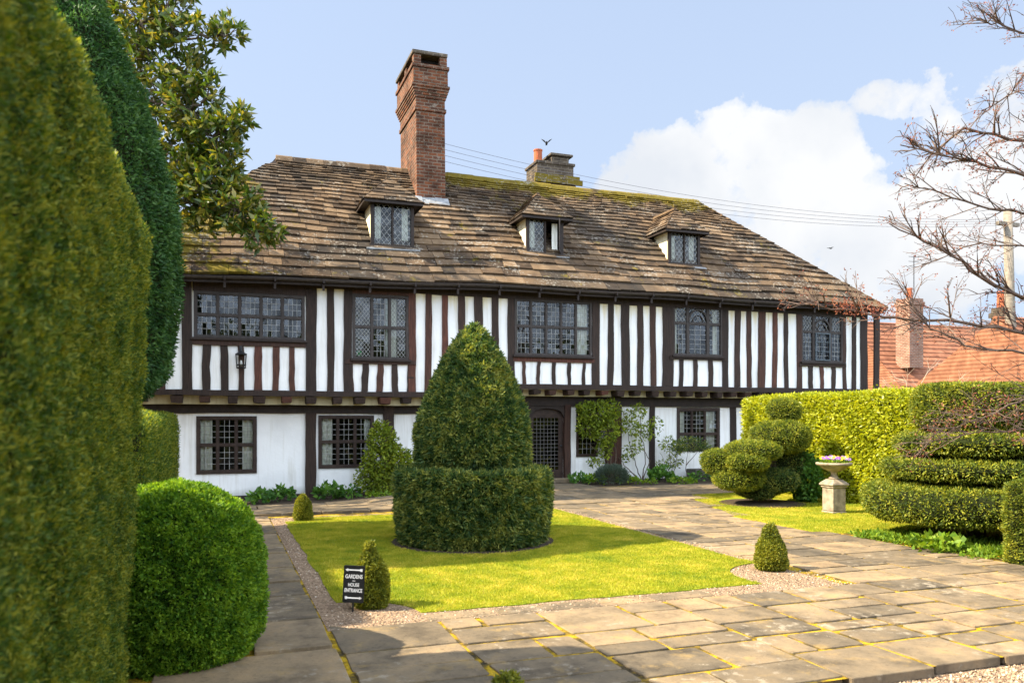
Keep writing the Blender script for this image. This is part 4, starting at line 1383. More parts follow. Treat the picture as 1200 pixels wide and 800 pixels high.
# dormers --------------------------------------------------------------
def roof_z(x, y):
    return ez(x) + (y - EY) * (RZ - ez(x)) / (RY - EY)
def solve_y(px, py):
    lo, hi = 18.0, 21.6
    for _ in range(40):
        m_ = (lo + hi) / 2
        X, Z = on_plane(px, py, m_)
        if Z > roof_z(X, m_): lo = m_
        else: hi = m_
    return m_
def dormer(pxl, pxr, ptop, pbot, seed, open_right=False):
    random.seed(seed)
    Y = solve_y((pxl + pxr) / 2, pbot)
    X0, X1 = XP(pxl, Y), XP(pxr, Y)
    Z0 = ZP((pxl + pxr) / 2, pbot, Y); Z1 = ZP((pxl + pxr) / 2, ptop, Y)
    ov, of = .20, .20
    # body: cheeks
    mb = MB()
    rise = .72
    yb = Y + 2.2
    for x in (X0 + .02, X1 - .02):
        pts = [(x, Y, Z0 - .1), (x, Y, Z1), (x, yb, Z1), (x, yb, roof_z(x, yb) - .3)]
        mb.add(pts, [(0, 1, 2, 3)] if x > (X0 + X1) / 2 else [(3, 2, 1, 0)], .5)
    d = mb.build('dormer', 'plaster', house)
    p = MB()
    p.box(X0, X0 + .075, Y - .02, Y + .06, Z0 - .05, Z1); p.box(X1 - .075, X1, Y - .02, Y + .06, Z0 - .05, Z1)
    p.box(X0 + .075, X1 - .075, Y - .02, Y + .06, Z1 - .07, Z1); p.box(X0 - .04, X1 + .04, Y - .05, Y + .06, Z0 - .10, Z0 + .03)
    cx = (X0 + X1) / 2
    p.box(cx - .022, cx + .022, Y - .015, Y + .05, Z0 + .03, Z1 - .07)
    p.build('frame', 'dark_timber', d)
    g, l = MB(), MB()
    light(g, l, X0 + .085, cx - .03, Z0 + .04, Z1 - .08, Y + .02, 'diamond', 3)
    if not open_right:
        light(g, l, cx + .03, X1 - .085, Z0 + .04, Z1 - .08, Y + .02, 'diamond', 3)
    else:
        # right casement swung outwards about its right jamb
        g2 = MB()
        w = X1 - .085 - cx - .03
        a = R(62)
        hx, hy = X1 - .09, Y - .02
        q = lambda f, z: (hx - w * f * math.cos(a), hy - w * f * math.sin(a), z)
        for f0, f1, z0_, z1_ in ((0, .1, Z0 + .04, Z1 - .08), (.9, 1, Z0 + .04, Z1 - .08), (.1, .9, Z0 + .04, Z0 + .08), (.1, .9, Z1 - .12, Z1 - .08)):
            n_ = Vector((math.sin(a), -math.cos(a), 0)) * .02
            A, B = Vector(q(f0, z0_)), Vector(q(f1, z0_)); Cc, D = Vector(q(f1, z1_)), Vector(q(f0, z1_))
            g2.hexa([A, B, B + n_, A + n_, D, Cc, Cc + n_, D + n_])
        g2.build('casement', 'grey_frame', d)
        g.quad(q(.1, Z0 + .08), q(.9, Z0 + .08), q(.9, Z1 - .12), q(.1, Z1 - .12))
    g.build('pane', 'glass', d); l.build('leading', 'lead', d)
    r = MB(); a, b, y0, y1 = X0 + .09, X1 - .09, Y + .07, Y + .7
    r.quad((a, y1, Z0), (b, y1, Z0), (b, y1, Z1), (a, y1, Z1)); r.quad((a, y0, Z0), (a, y1, Z0), (a, y1, Z1), (a, y0, Z1)); r.quad((b, y1, Z0), (b, y0, Z0), (b, y0, Z1), (b, y1, Z1)); r.quad((a, y0, Z0 + .03), (b, y0, Z0 + .03), (b, y1, Z0 + .03), (a, y1, Z0 + .03)); r.quad((a, y0, Z1 - .07), (a, y1, Z1 - .07), (b, y1, Z1 - .07), (b, y0, Z1 - .07))
    r.build('room_lining', 'interior', d)
    for xa, xb in ((X0 + .12, X0 + .26), (X1 - .27, X1 - .12)):
        c = MB()
        n = 8
        for i in range(n):
            c.quad((xa + (xb - xa) * i / n, Y + .12 + .015 * math.sin(i * 1.3), Z0 + .05), (xa + (xb - xa) * (i + 1) / n, Y + .12 + .015 * math.sin(i * 1.3 + 1.3), Z0 + .05), (xa + (xb - xa) * (i + 1) / n, Y + .12 + .015 * math.sin(i * 1.3 + 1.3), Z1 - .1), (xa + (xb - xa) * i / n, Y + .12 + .015 * math.sin(i * 1.3), Z1 - .1))
        c.build('curtain', 'curtain', d, smooth=True)
    # lead apron below the window
    ap = MB()
    nx_ = 6
    for i in range(nx_):
        xa, xb = X0 - .12 + (X1 - X0 + .24) * i / nx_, X0 - .12 + (X1 - X0 + .24) * (i + 1) / nx_
        za = lambda x, y: roof_z(x, y) + .085 + wave(x, .25)
        ap.hexa([(xa, Y - .16, za(xa, Y - .16) - .03), (xb, Y - .16, za(xb, Y - .16) - .03), (xb, Y - .045, Z0 - .09), (xa, Y - .045, Z0 - .09), (xa, Y - .16, za(xa, Y - .16)), (xb, Y - .16, za(xb, Y - .16)), (xb, Y - .045, Z0 - .03), (xa, Y - .045, Z0 - .03)])
    ap.build('lead_apron', 'leadwork', d)
    # hipped stone roof
    ex0, ex1, ey = X0 - ov, X1 + ov, Y - of
    ze_ = Z1 - .02
    zr = ze_ + rise
    setb = .66
    cxr = (ex0 + ex1) / 2
    slope_f = math.hypot(setb, rise); hw = (ex1 - ex0) / 2; slope_s = math.hypot(hw, rise)
    yr_end = EY + (zr - ez(cxr)) * (RY - EY) / (RZ - ez(cxr)) + .1
    ye_end = EY + (ze_ - ez(cxr)) * (RY - EY) / (RZ - ez(cxr)) + .1
    mb = MB()
    expo = [.17, .16, .15, .14, .13, .12, .11, .10]
    tot_f = sum(expo)
    tiles(mb, lambda a, s: Vector((a, ey + setb * s, ze_ + rise * s)), (0, -rise, setb), lambda s: (ex0 + hw * s, ex1 - hw * s), expo, tot_f, 2.0, .026)
    tiles(mb, lambda a, s: Vector((ex0 + hw * s, a, ze_ + rise * s)), (-rise, 0, hw), lambda s: (ey + setb * s, ye_end + (yr_end - ye_end) * s), expo, tot_f, 2.0, .026)
    tiles(mb, lambda a, s: Vector((ex1 - hw * s, a, ze_ + rise * s)), (rise, 0, hw), lambda s: (ey + setb * s, ye_end + (yr_end - ye_end) * s), expo, tot_f, 2.0, .026)
    mb.tube([(cxr, ey + setb, zr + .02), (cxr, yr_end + .1, zr + .02)], .05, 6)
    mb.build('dormer_roof', 'roof_stone', d)
    b = MB()   # boarding and dark soffit
    b.add([(ex0 + .03, ey + .03, ze_ - .02), (ex1 - .03, ey + .03, ze_ - .02), (ex1 - .03, ye_end, ze_ - .02), (ex0 + .03, ye_end, ze_ - .02), (cxr, ey + setb + .03, zr - .03), (cxr, yr_end, zr - .03)],
          [(3, 2, 1, 0), (0, 1, 4), (1, 2, 5, 4), (3, 0, 4, 5)], .4)
    b.box(ex0 + .02, ex1 - .02, ey + .01, ey + .03, ze_ - .06, ze_ - .003)
    b.box(ex0 + .01, ex0 + .03, ey + .03, ye_end - .1, ze_ - .06, ze_ - .003)
    b.box(ex1 - .03, ex1 - .01, ey + .03, ye_end - .1, ze_ - .06, ze_ - .003)
    b.build('soffit', 'dark_timber', d)
dormer(434.5, 485, 237, 289, 41)
dormer(617, 660, 255, 298, 43, True)
dormer(783.5, 820, 271, 310, 47)

# chimneys ---------------------------------------------------------------
random.seed(12)
CX0, CY0 = XP(489, 20.5), 20.5
CX1, CY1 = XP(522.5, 20.5), 22.4
cz = lambda y: ZP(505, y, 20.5)
mb = MB()
def stack(mb, grow, z0, z1, x0=CX0, x1=CX1, y0=CY0, y1=CY1):
    mb.box(x0 - grow, x1 + grow, y0 - grow, y1 + grow, z0, z1, .5)
stack(mb, 0, 6.2, cz(131))
stack(mb, .035, cz(131) + .002, cz(127))
stack(mb, .005, cz(127) + .002, cz(116))
zc = cz(116); n = 5; dz = (cz(101) - zc) / n
for k in range(n):
    stack(mb, .03 + .022 * k, zc + dz * k + .002, zc + dz * (k + 1))
stack(mb, .075, cz(101) + .002, cz(82))
stack(mb, .11, cz(82) + .002, cz(78))
# open lantern head: four corner piers and mid piers
z0, z1 = cz(78) + .002, cz(67)
for xa, xb in ((CX0 - .06, CX0 + .13), (CX1 - .13, CX1 + .06)):
    for ya, yb in ((CY0 - .06, CY0 + .13), (CY0 + .8, CY0 + 1.05), (CY1 - .13, CY1 + .06)):
        mb.box(xa, xb, ya, yb, z0, z1, .5)
for f in mb.v: pass
mb.v = [(x - .012 * (z - 7) if z > 7 else x, y, z) for x, y, z in mb.v]
ch = mb.build('chimney', 'chimney_brick', house)
mb = MB(); mb.cbox(CX0 - .15, CX1 + .02, CY0 - .1, CY1 + .1, cz(67) + .003, cz(62.5), .012); mb.build('cap_slab', 'grey_brick', ch)
mb = MB(); mb.box(CX0 + .1, CX1 - .1, CY0 + .2, CY1 - .2, cz(82), cz(68)); mb.build('flue', 'interior', ch)
mb = MB()
for i in range(5):   # lead and mortar flashing at the foot
    xa, xb = CX0 - .06 + (CX1 - CX0 + .12) * i / 5, CX0 - .06 + (CX1 - CX0 + .12) * (i + 1) / 5
    zz = roof_z(CX0, CY0) + random.uniform(-.02, .02)
    mb.hexa([(xa, CY0 - .17, zz - .16), (xb, CY0 - .17, zz - .16), (xb, CY0 - .003, zz - .1), (xa, CY0 - .003, zz - .1), (xa, CY0 - .17, zz - .06), (xb, CY0 - .17, zz - .06), (xb, CY0 - .003, zz + .14), (xa, CY0 - .003, zz + .14)])
mb.build('flashing', 'leadwork', ch)

Y2 = 22.6
mb = MB()
a0, a1 = XP(629.5, Y2), XP(672, Y2)
z2 = lambda y: ZP(650, y, Y2)
stack(mb, 0, 6.5, z2(207), a0 - .05, a1 + .05, Y2 - .06, Y2 + .95)
stack(mb, 0, z2(207), z2(193), a0, a1, Y2, Y2 + .9)
stack(mb, .04, z2(193) + .002, z2(190), a0, a1, Y2, Y2 + .9)
stack(mb, 0, z2(190) + .002, z2(181.5), XP(648, Y2), XP(668, Y2), Y2 + .1, Y2 + .7)
c2 = mb.build('chimney', 'grey_brick', house)
mb = MB(); mb.box(a0 - .12, a1 + .25, Y2 - .14, Y2 - .062, z2(216), z2(210)); mb.box(a0 - .1, a1 + .16, Y2 - .12, Y2 - .062, z2(210) + .002, z2(206)); mb.build('weathering_course', 'roof_stone', c2)
mb = MB(); mb.cbox(XP(646, Y2), XP(672, Y2), Y2 + .03, Y2 + .8, z2(181.5) + .003, z2(178.5), .012); mb.build('cap_slab', 'grey_brick', c2)
mb = MB(); px_ = XP(635.5, Y2)
mb.lathe([(.13, 0), (.125, .38), (.14, .39), (.14, .43), (.10, .43), (.10, .2)], (px_, Y2 + .35, z2(190) + .0), 16); mb.build('chimney_pot', 'terracotta', c2, smooth=False)
POT_TOP = Vector((px_, Y2 + .35, z2(190) + .43))

# =================================================================== VEGETATION, left
random.seed(101)
# tall yew hedge running beside the camera
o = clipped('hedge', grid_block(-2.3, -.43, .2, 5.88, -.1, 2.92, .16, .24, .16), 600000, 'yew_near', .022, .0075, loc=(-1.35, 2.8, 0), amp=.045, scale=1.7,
            depth=(.08, .03), spread=.5, along=.5, droop=-.5, clump=.05, cscale=8.0, keep=lambda c, n: np.where((c[:, 0] > -1.6) & (c[:, 1] > .9), 1.0, .04), seed=3)
tag(o, 'tall clipped yew hedge with a flat face filling the left edge of the photo', 'hedge')
o = clipped('hedge', grid_block(-1.75, -.56, 6.75, 12.55, -.15, 1.69, .16, .10, .02), 90000, 'yew_near', .032, .010, loc=(-1.1, 9.6, 0), amp=.03, scale=2.2,
            depth=(.05, .025), spread=.45, along=.4, droop=-.6, keep=lambda c, n: np.where((c[:, 0] > -1.4), 1.0, .05), seed=8)
tag(o, 'low flat topped hedge between the round bush and the white house wall', 'hedge')
# big ball of box by the path
o = clipped('round_bush', grid_ellipsoid((-.27, 6.02, .50), 0.565, .64, .69, 2.25, 44, 26, -.05), 150000, 'box', .024, .011, loc=(-.27, 6.02, 0), amp=.02, scale=3.0,
            depth=(.05, .03), spread=.75, along=.75, seed=1, clump=.03, cscale=13)
tag(o, 'big round clipped green bush beside the narrow left path', 'bush')

# dark cypress column behind the hedges
t = thing('conifer', 'dark green conifer column clipped smooth, behind the tall left hedge', 'tree', (-1.75, 11.75, -.1))
prof = [(.05, 1.98), (.9, 2.0), (1.06, 2.2), (1.16, 2.9), (1.23, 3.4), (1.22, 4.0), (1.12, 4.6), (.84, 5.5), (.56, 6.35), (.20, 7.2), (.02, 7.6)]
Vc, Fc = grid_lathe(prof, (-1.75, 11.45, 0), 52, 3)
Vc[:, 1] = 11.45 + (Vc[:, 1] - 11.45) * 1.6  # crown stretched in depth behind the hedge so its shadow covers the lawn
clipped('crown', (Vc, Fc), 120000, 'cypress', .062, .022, parent=t, amp=.09, scale=1.5, depth=(.13, .05), spread=.55, along=.6, droop=.15, clump=.09, cscale=4.0,
        keep=lambda c, n: np.where(c[:, 0] > -2.6, 1.0, .3))
mb = MB(); mb.tube([(-1.75, 11.75, -.2), (-1.72, 11.75, 1.0), (-1.75, 11.75, 2.2)], [.2, .17, .15], 10); mb.build('trunk', 'bark', t, smooth=True)

# evergreen magnolia against the roof
def limb(mb, pts, r0, r1, n=6):
    k = len(pts)
    mb.tube(pts, [r0 + (r1 - r0) * i / (k - 1) for i in range(k)], n)
def curve(p, q, sag=.2, n=6, jit=.06):
    p, q = Vector(p), Vector(q)
    out = []
    for i in range(n + 1):
        f = i / n
        v = p.lerp(q, f)
        v.z += sag * math.sin(math.pi * f)
        if 0 < i < n:
            v += Vector((random.uniform(-jit, jit), random.uniform(-jit, jit), random.uniform(-jit, jit)))
        out.append(v)
    return out
random.seed(55)
t = thing('magnolia_tree', 'large leaved evergreen magnolia leaning over the left end of the roof', 'tree', (-3.0, 16.9, -.15))
MT = Vector((-3.0, 16.9, 0))
mb = MB()
limb(mb, [MT + Vector((0, 0, -.2)), MT + Vector((.05, 0, 2)), MT + Vector((.1, .05, 4.5)), MT + Vector((.2, 0, 7.5)), MT + Vector((.1, 0, 10))], .2, .05, 9)
clusters = []
def add_cluster(px, py, t_, r, n):
    clusters.append((at_depth(px, py, t_), r, n))
spec = [(300, 268, 13.6, .30, 120), (318, 268, 13.5, .18, 60), (275, 240, 13.6, .42, 230), (240, 225, 13.7, .5, 300), (215, 205, 13.8, .5, 300), (255, 205, 13.8, .42, 220), (200, 170, 13.8, .55, 320),
        (250, 160, 13.7, .45, 230), (272, 145, 13.6, .28, 100), (280, 138, 13.5, .2, 50), (225, 130, 13.8, .5, 280), (190, 120, 13.9, .5, 260), (215, 90, 13.8, .45, 200), (245, 105, 13.6, .3, 90), (180, 70, 13.9, .5, 230),
        (210, 45, 13.8, .42, 150), (235, 40, 13.7, .3, 90), (268, 40, 13.5, .26, 80), (255, 42, 13.6, .2, 50), (165, 25, 13.9, .5, 240), (195, 10, 13.8, .45, 200), (150, 60, 14.2, .5, 220), (160, 110, 14.3, .5, 220),
        (180, 200, 14.2, .5, 220), (215, 240, 13.9, .45, 240), (265, 175, 14.2, .35, 120), (262, 190, 13.6, .3, 110), (240, 250, 13.9, .35, 160), (290, 245, 13.8, .28, 100),
        (140, 0, 14.2, .6, 260), (175, -40, 14, .6, 260), (215, -35, 13.8, .45, 160), (140, -90, 14.2, .7, 280), (190, -110, 14.2, .6, 220), (100, -40, 14.6, .8, 260), (100, 60, 14.8, .7, 220), (150, -170, 14.4, .7, 220), (90, -140, 14.8, .8, 220), (110, 160, 14.8, .6, 160),
        (130, 230, 14.9, .6, 160)]
spec += [(125, 300, 14.2, .7, 200), (95, 330, 14.4, .8, 220), (130, 370, 14.2, .7, 200), (80, 395, 14.4, .8, 200), (55, 300, 14.6, .8, 200), (40, 360, 14.2, .8, 200), (115, 425, 13.6, .6, 160), (150, 330, 14.0, .5, 140), (60, 440, 13.9, .7, 160)]  # low clusters hidden behind the hedge, added to shade the terrace
for a_, b_, c_, d_, e_ in spec: add_cluster(a_, b_, c_ * 1.14, d_ * 1.12, e_)
Ps, Ns = [], []
for w_ in ((-1.95, 15.8, 2.5), (-2.0, 15.0, 3.4), (-2.1, 16.5, 3.2), (-2.3, 17.3, 2.5), (-2.1, 14.7, 2.2), (-2.4, 16.0, 4.2), (-2.3, 15.2, 1.6), (-2.4, 17.0, 1.5)):  # more unseen foliage, placed to keep sun off the terrace
    clusters.append((Vector(w_), .8, 170))
done = []
clusters.sort(key=lambda q: math.hypot(q[0].x - MT.x, q[0].y - MT.y))
for c, r, n in clusters:
    n = int(n * 1.9); r *= 1.08
    trunk_d = math.hypot(c.x - MT.x, c.y - MT.y)
    near = [q for q in done if math.hypot(q.x - MT.x, q.y - MT.y) < trunk_d - .15]
    a = min(near, key=lambda q: (q - c).length) if near else MT + Vector((.1, 0, max(2.2, min(9.0, c.z - .6))))
    done.append(c)
    limb(mb, curve(a, c, -.05, 5, .05), .032, .014, 5)
    # whorls of leaves on twig ends
    k = max(4, n // 9)
    for _ in range(k):
        d = Vector((random.gauss(0, 1), random.gauss(0, 1), random.gauss(0, 1))).normalized()
        e = c + d * r * random.uniform(.35, 1.0) ** .6
        tw = (e - c).normalized() if (e - c).length > 1e-3 else d
        tw = (tw + Vector((.0, 0, .35))).normalized()
        if random.random() < .5:
            mb.tube([c + (e - c) * .3, e], [.008, .005], 4, cap=False)
        for j in range(9):
            Ps.append(e + tw * random.uniform(-.06, .05)); Ns.append(tw)
mb.build('trunk', 'bark', t, smooth=True)
cloud_leaves(np.array(Ps), np.array(Ns), 'magnolia', 'crown', .185, .072, t, spread=.62, along=.55, droop=.05)

# =================================================================== TOPIARY on the lawn
t = thing('topiary_yew', 'huge dark yew topiary, an egg shaped cone on a drum, in the lawn centre', 'topiary', (TCX, TCY, 0))
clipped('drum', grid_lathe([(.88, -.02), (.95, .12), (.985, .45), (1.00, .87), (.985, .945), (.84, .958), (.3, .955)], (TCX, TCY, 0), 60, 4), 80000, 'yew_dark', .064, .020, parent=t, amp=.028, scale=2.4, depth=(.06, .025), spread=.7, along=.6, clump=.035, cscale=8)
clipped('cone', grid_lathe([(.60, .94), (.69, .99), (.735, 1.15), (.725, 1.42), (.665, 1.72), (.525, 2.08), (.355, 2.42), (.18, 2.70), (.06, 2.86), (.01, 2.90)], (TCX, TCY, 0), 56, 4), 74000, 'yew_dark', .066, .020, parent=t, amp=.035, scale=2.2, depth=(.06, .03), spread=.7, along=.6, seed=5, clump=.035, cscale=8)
mb = MB(); mb.lathe([(1.13, 0), (1.11, .025), (.9, .04)], (TCX, TCY, 0.0), 40)
mb.build('root_soil', 'soil', t)

# small clipped cones at the lawn corners
def cone_bush(x, y, h, r, label, n, seed):
    t = thing('cone_bush', label, 'topiary', (x, y, gz(x, y)), 'small clipped cones at the lawn corners')
    z = gz(x, y)
    clipped('crown', grid_lathe([(r * .72, .03), (r * .98, .07), (r, h * .25), (r * .84, h * .5), (r * .52, h * .76), (r * .2, h * .94), (.006, h)], (x, y, z), 28, 4), n, 'box_cone', .022, .011, parent=t, amp=.016, scale=7, depth=(.03, .018), spread=.8, along=.7, seed=seed)
    mb = MB(); mb.tube([(x, y, z - .05), (x, y, z + .12)], [.02, .018], 6); mb.build('trunk', 'bark', t)
    return t
cone_bush(1.235, 6.98, .585, .145, 'small clipped cone bush right behind the black sign', 15000, 2)
cone_bush(5.60, 7.22, .52, .155, 'small clipped cone bush alone in gravel at the right lawn corner', 15000, 6)
cone_bush(1.26, 13.2, .46, .135, 'small dark clipped cone bush by the terrace at the far lawn corner', 9000, 9)
cone_bush(1.22, 3.42, .50, .16, 'small cone bush with only its tip showing at the bottom edge', 9000, 12)

# =================================================================== RIGHT: hedge, cloud topiary, urn, spiral topiary
o = clipped('hedge', grid_block(11.5, 12.8, 5.0, 15.9, -.1, 2.10, .2, .09, 0), 90000, 'laurel', .075, .036, loc=(12.15, 10.5, 0), amp=.05, scale=1.6, depth=(.07, .04), spread=.8, along=.5, under='under_lime',
            keep=lambda c, n: np.where((n[:, 0] < -.3) | (n[:, 2] > .4) | (n[:, 1] > .5), 1.0, .1) * np.where(c[:, 1] > 6.5, 1, .3), seed=4)
tag(o, 'long lime green laurel hedge with a flat top, behind the stone urn', 'hedge')
o = clipped('hedge', grid_block(8.38, 10.4, 5.05, 6.75, -.05, .955, .12, .13, .0), 60000, 'yew_gold', .034, .013, loc=(9.4, 5.9, 0), amp=.02, scale=3, depth=(.045, .02), spread=.6, along=.8, seed=14)
tag(o, 'knee high clipped hedge end, cut off by the right edge of the photo', 'hedge')

# cloud-pruned yew
CT = 15.4
t = thing('cloud_topiary', 'yew clipped into stacked cloud lumps in front of the lime hedge', 'topiary', (9.95, 13.3, 0))
def puff(px, py, hw, hh, dt=0.0, ry=None, n=9000, mat='yew_gold', p=2.3):
    c = at_depth(px, py, CT + dt)
    k = (CT + dt) / FPX
    rx = hw * k; rz = hh * k * .92
    clipped('cloud_pad', grid_ellipsoid(tuple(c), rx, ry or rx, rz, p, 30, 16), n, mat, .040, .015, parent=t, amp=.03, scale=3.5, depth=(.05, .025), spread=.7, along=.75, seed=px * .1)
puff(919, 481, 18, 15, .4, n=6000)
puff(914, 512, 35, 20, .3, .55, 14000)
puff(921, 545, 30, 22, .55, .45, 9000, 'yew_dark')
puff(882, 528, 33, 12, -.1, .5, 10000)
puff(876, 542, 25, 10.5, -.4, .35, 7000)
puff(841, 541, 19, 15, .0, .3, 6000)
puff(866, 561, 31, 13, -.2, .42, 9000)
puff(888, 574, 24, 9, .1, .4, 5000, 'yew_dark')
puff(905, 563, 30, 14, .1, .45, 9000, 'yew_dark')
c0 = at_depth(893, 586, CT + .1)
mb = MB()
for px, py, dt in ((915, 520, .3), (880, 535, 0), (845, 548, 0), (868, 565, -.1), (905, 565, .1), (919, 485, .4)):
    e = at_depth(px, py, CT + dt)
    limb(mb, curve((c0.x, c0.y, -.05), e, .05, 5, .03), .06, .025, 7)
mb.build('trunk', 'bark', t, smooth=True)
mb = MB(); mb.lathe([(.82, 0), (.8, .03), (.5, .045)], (c0.x, c0.y, .0), 26); mb.build('root_soil', 'soil', t)
# leafy ivy bush tucked at its right
c = at_depth(945, 562, CT + .3)
t2 = thing('ivy_bush', 'dark leafy bush between the cloud topiary and the stone urn', 'bush', (c.x, c.y, 0))
V, F = grid_ellipsoid((c.x, c.y, .48), .27, .32, .52, 2.2)
P, N_ = sample(V, F, 2600)
P = P - N_ * (RNG.random((len(P), 1)) * .16)
cloud_leaves(P, N_, 'bed_plant', 'foliage', .075, .05, t2, spread=.9, along=.4)
mb = MB()
for k in range(6):
    mb.tube(curve((c.x, c.y, -.03), (c.x + random.uniform(-.2, .2), c.y + random.uniform(-.2, .2), random.uniform(.4, .85)), .02, 4, .03), [.012, .01, .009, .008, .006], 5)
mb.build('stem', 'bark', t2)

# urn on its pedestal
UX, UY = 10.02, 11.22
t = thing('stone_urn', 'weathered stone urn on a square pedestal, filled with pansies', 'urn', (UX, UY, 0))
mb = MB()
mb.cbox(UX - .145, UX + .145, UY - .145, UY + .145, -.03, .05, .01)
mb.cbox(UX - .132, UX + .132, UY - .132, UY + .132, .052, .45, .012)
mb.cbox(UX - .15, UX + .15, UY - .15, UY + .15, .452, .485, .01)
mb.cbox(UX - .172, UX + .172, UY - .172, UY + .172, .487, .535, .014)
mb.hexa([(UX - .16, UY - .16, .537), (UX + .16, UY - .16, .537), (UX + .16, UY + .16, .537), (UX - .16, UY + .16, .537), (UX - .09, UY - .09, .60), (UX + .09, UY - .09, .60), (UX + .09, UY + .09, .60), (UX - .09, UY + .09, .60)])
mb.build('pedestal', 'urn_stone', t)
mb = MB()
mb.lathe([(.085, .601), (.09, .62), (.065, .64), (.05, .68), (.055, .72), (.12, .748), (.19, .78), (.23, .815), (.24, .83), (.285, .84), (.30, .862), (.295, .885), (.26, .888), (.23, .865), (.05, .855)], (UX, UY, 0), 28)
mb.build('bowl', 'urn_stone', t, smooth=True)
P = []; N_ = []
for k in range(420):
    a, r = random.uniform(0, 6.28), .25 * math.sqrt(random.random())
    P.append((UX + r * math.cos(a), UY + r * math.sin(a), .88 + .05 * random.random())); N_.append((math.cos(a) * .5, math.sin(a) * .5, 1))
cloud_leaves(np.array(P), np.array(N_), 'lush', 'foliage', .05, .025, t, spread=.7)
for mat, nm, seed, n in (('petal_violet', 'violet_flowers', 3, 34), ('petal_yellow', 'yellow_flowers', 4, 26)):
    random.seed(seed)
    Q = []
    for k in range(n):
        a, r = random.uniform(0, 6.28), .24 * math.sqrt(random.random())
        c = np.array([UX + r * math.cos(a) + .02, UY + r * math.sin(a), .945 + .035 * random.random()])
        face = unit(np.array([random.uniform(-.8, .2), random.uniform(-1, -.2), random.uniform(.3, .9)]))
        u_ = unit(np.cross(face, [0, 0, 1.0])); v_ = np.cross(u_, face)
        for j in range(5):
            b = 6.28 * j / 5 + random.uniform(-.2, .2)
            d = u_ * math.cos(b) + v_ * math.sin(b); e = -u_ * math.sin(b) + v_ * math.cos(b)
            Q.append([c, c + d * .022 + e * .015, c + d * .036 + face * .006, c + d * .022 - e * .015])
    Q = np.array(Q) - np.array(t.location)
    me = quads_mesh(nm, Q, np.repeat(RNG.random(n), 5), 0)
    link_mesh(nm, me, mat, t)

# spiral yew in tiers
SX, SY = 9.72, 8.18
t = thing('tiered_topiary', 'broad yew clipped into four stacked tiers under the bare branches', 'topiary', (SX, SY, 0))
for r, z0, z1, n, dx in ((1.43, .30, .745, 42000, 0), (1.23, .86, 1.09, 28000, .05), (1.05, 1.20, 1.43, 22000, .05), (.74, 1.54, 2.09, 24000, -.08)):
    h = z1 - z0
    top = [(r * .6, z0 + .03), (r * .86, z0 + .0), (r * .97, z0 + h * .2), (r, z0 + h * .5), (r * .975, z0 + h * .8), (r * .9, z1 - .02), (r * .7, z1), (.1, z1)] if h < .55 else \
          [(r * .6, z0 + .03), (r * .9, z0), (r, z0 + h * .22), (r * .97, z0 + h * .5), (r * .82, z0 + h * .78), (r * .5, z0 + h * .96), (.05, z1)]
    clipped('tier', grid_lathe([(.05, z0 + .05)] + top, (SX + dx, SY, 0), 56, 3), n, 'yew_gold', .042, .016, parent=t, amp=.03, scale=2.6, depth=(.055, .025), spread=.7, along=.75, seed=r)
mb = MB(); mb.tube([(SX, SY, -.1), (SX + .03, SY, .5), (SX, SY + .03, 1.0), (SX, SY, 1.9)], [.13, .12, .1, .05], 9); mb.build('trunk', 'bark', t, smooth=True)

# ground cover under it and a lush broad-leaved clump
P = []; N_ = []
random.seed(61)
for k in range(5200):
    f = random.random()
    cx_, cy_ = 8.72 + .35 * random.gauss(0, 1), 6.9 + 2.0 * f
    cx_ += .25 * math.sin(f * 5)
    if cx_ < 8.2 or cx_ > 10.3: continue
    P.append((cx_, cy_, .01 + .07 * random.random())); N_.append((0, -.1, 1))
Q = leaf_quads(np.array(P), np.array(N_, float), .06, .03, .75, 0, along=.6)
me = quads_mesh('ground_cover', Q, RNG.random(len(P)), 0)
tag(link_mesh('ground_cover', me, 'lush', None), kind='stuff')

def leafy_plant(name, x, y, h, r, n, mat, llen, lwid, label, cat='plant', group=None, stems=5, z=None):
    z = gz(x, y) + .01 if z is None else z
    t = thing(name, label, cat, (x, y, z), group)
    a = RNG.uniform(0, 6.283, n); rr = r * np.sqrt(RNG.random(n)); 
    hh = h * (.25 + .75 * RNG.random(n)) * (1 - .45 * (rr / r) ** 2)
    P = np.stack([x + rr * np.cos(a), y + rr * np.sin(a), z + hh], -1)
    N_ = np.stack([np.cos(a) * rr / r, np.sin(a) * rr / r, np.full(n, .6)], -1)
    cloud_leaves(P, N_, mat, 'foliage', llen, lwid, t, spread=.55, along=.7, droop=.1)
    mb = MB()
    for k in range(stems):
        b = random.uniform(0, 6.28)
        mb.tube(curve((x + .02 * math.cos(b), y + .02 * math.sin(b), z - .02), (x + r * .6 * math.cos(b), y + r * .6 * math.sin(b), z + h * random.uniform(.5, .85)), .02, 3, .01), [.006, .005, .004, .003], 4)
    mb.build('stem', 'bark', t)
    return t
leafy_plant('broad_leaved_plant', 8.42, 7.62, .19, .32, 260, 'lush', .10, .075, 'bright green broad leaved clump at the paving edge under the tiered yew')

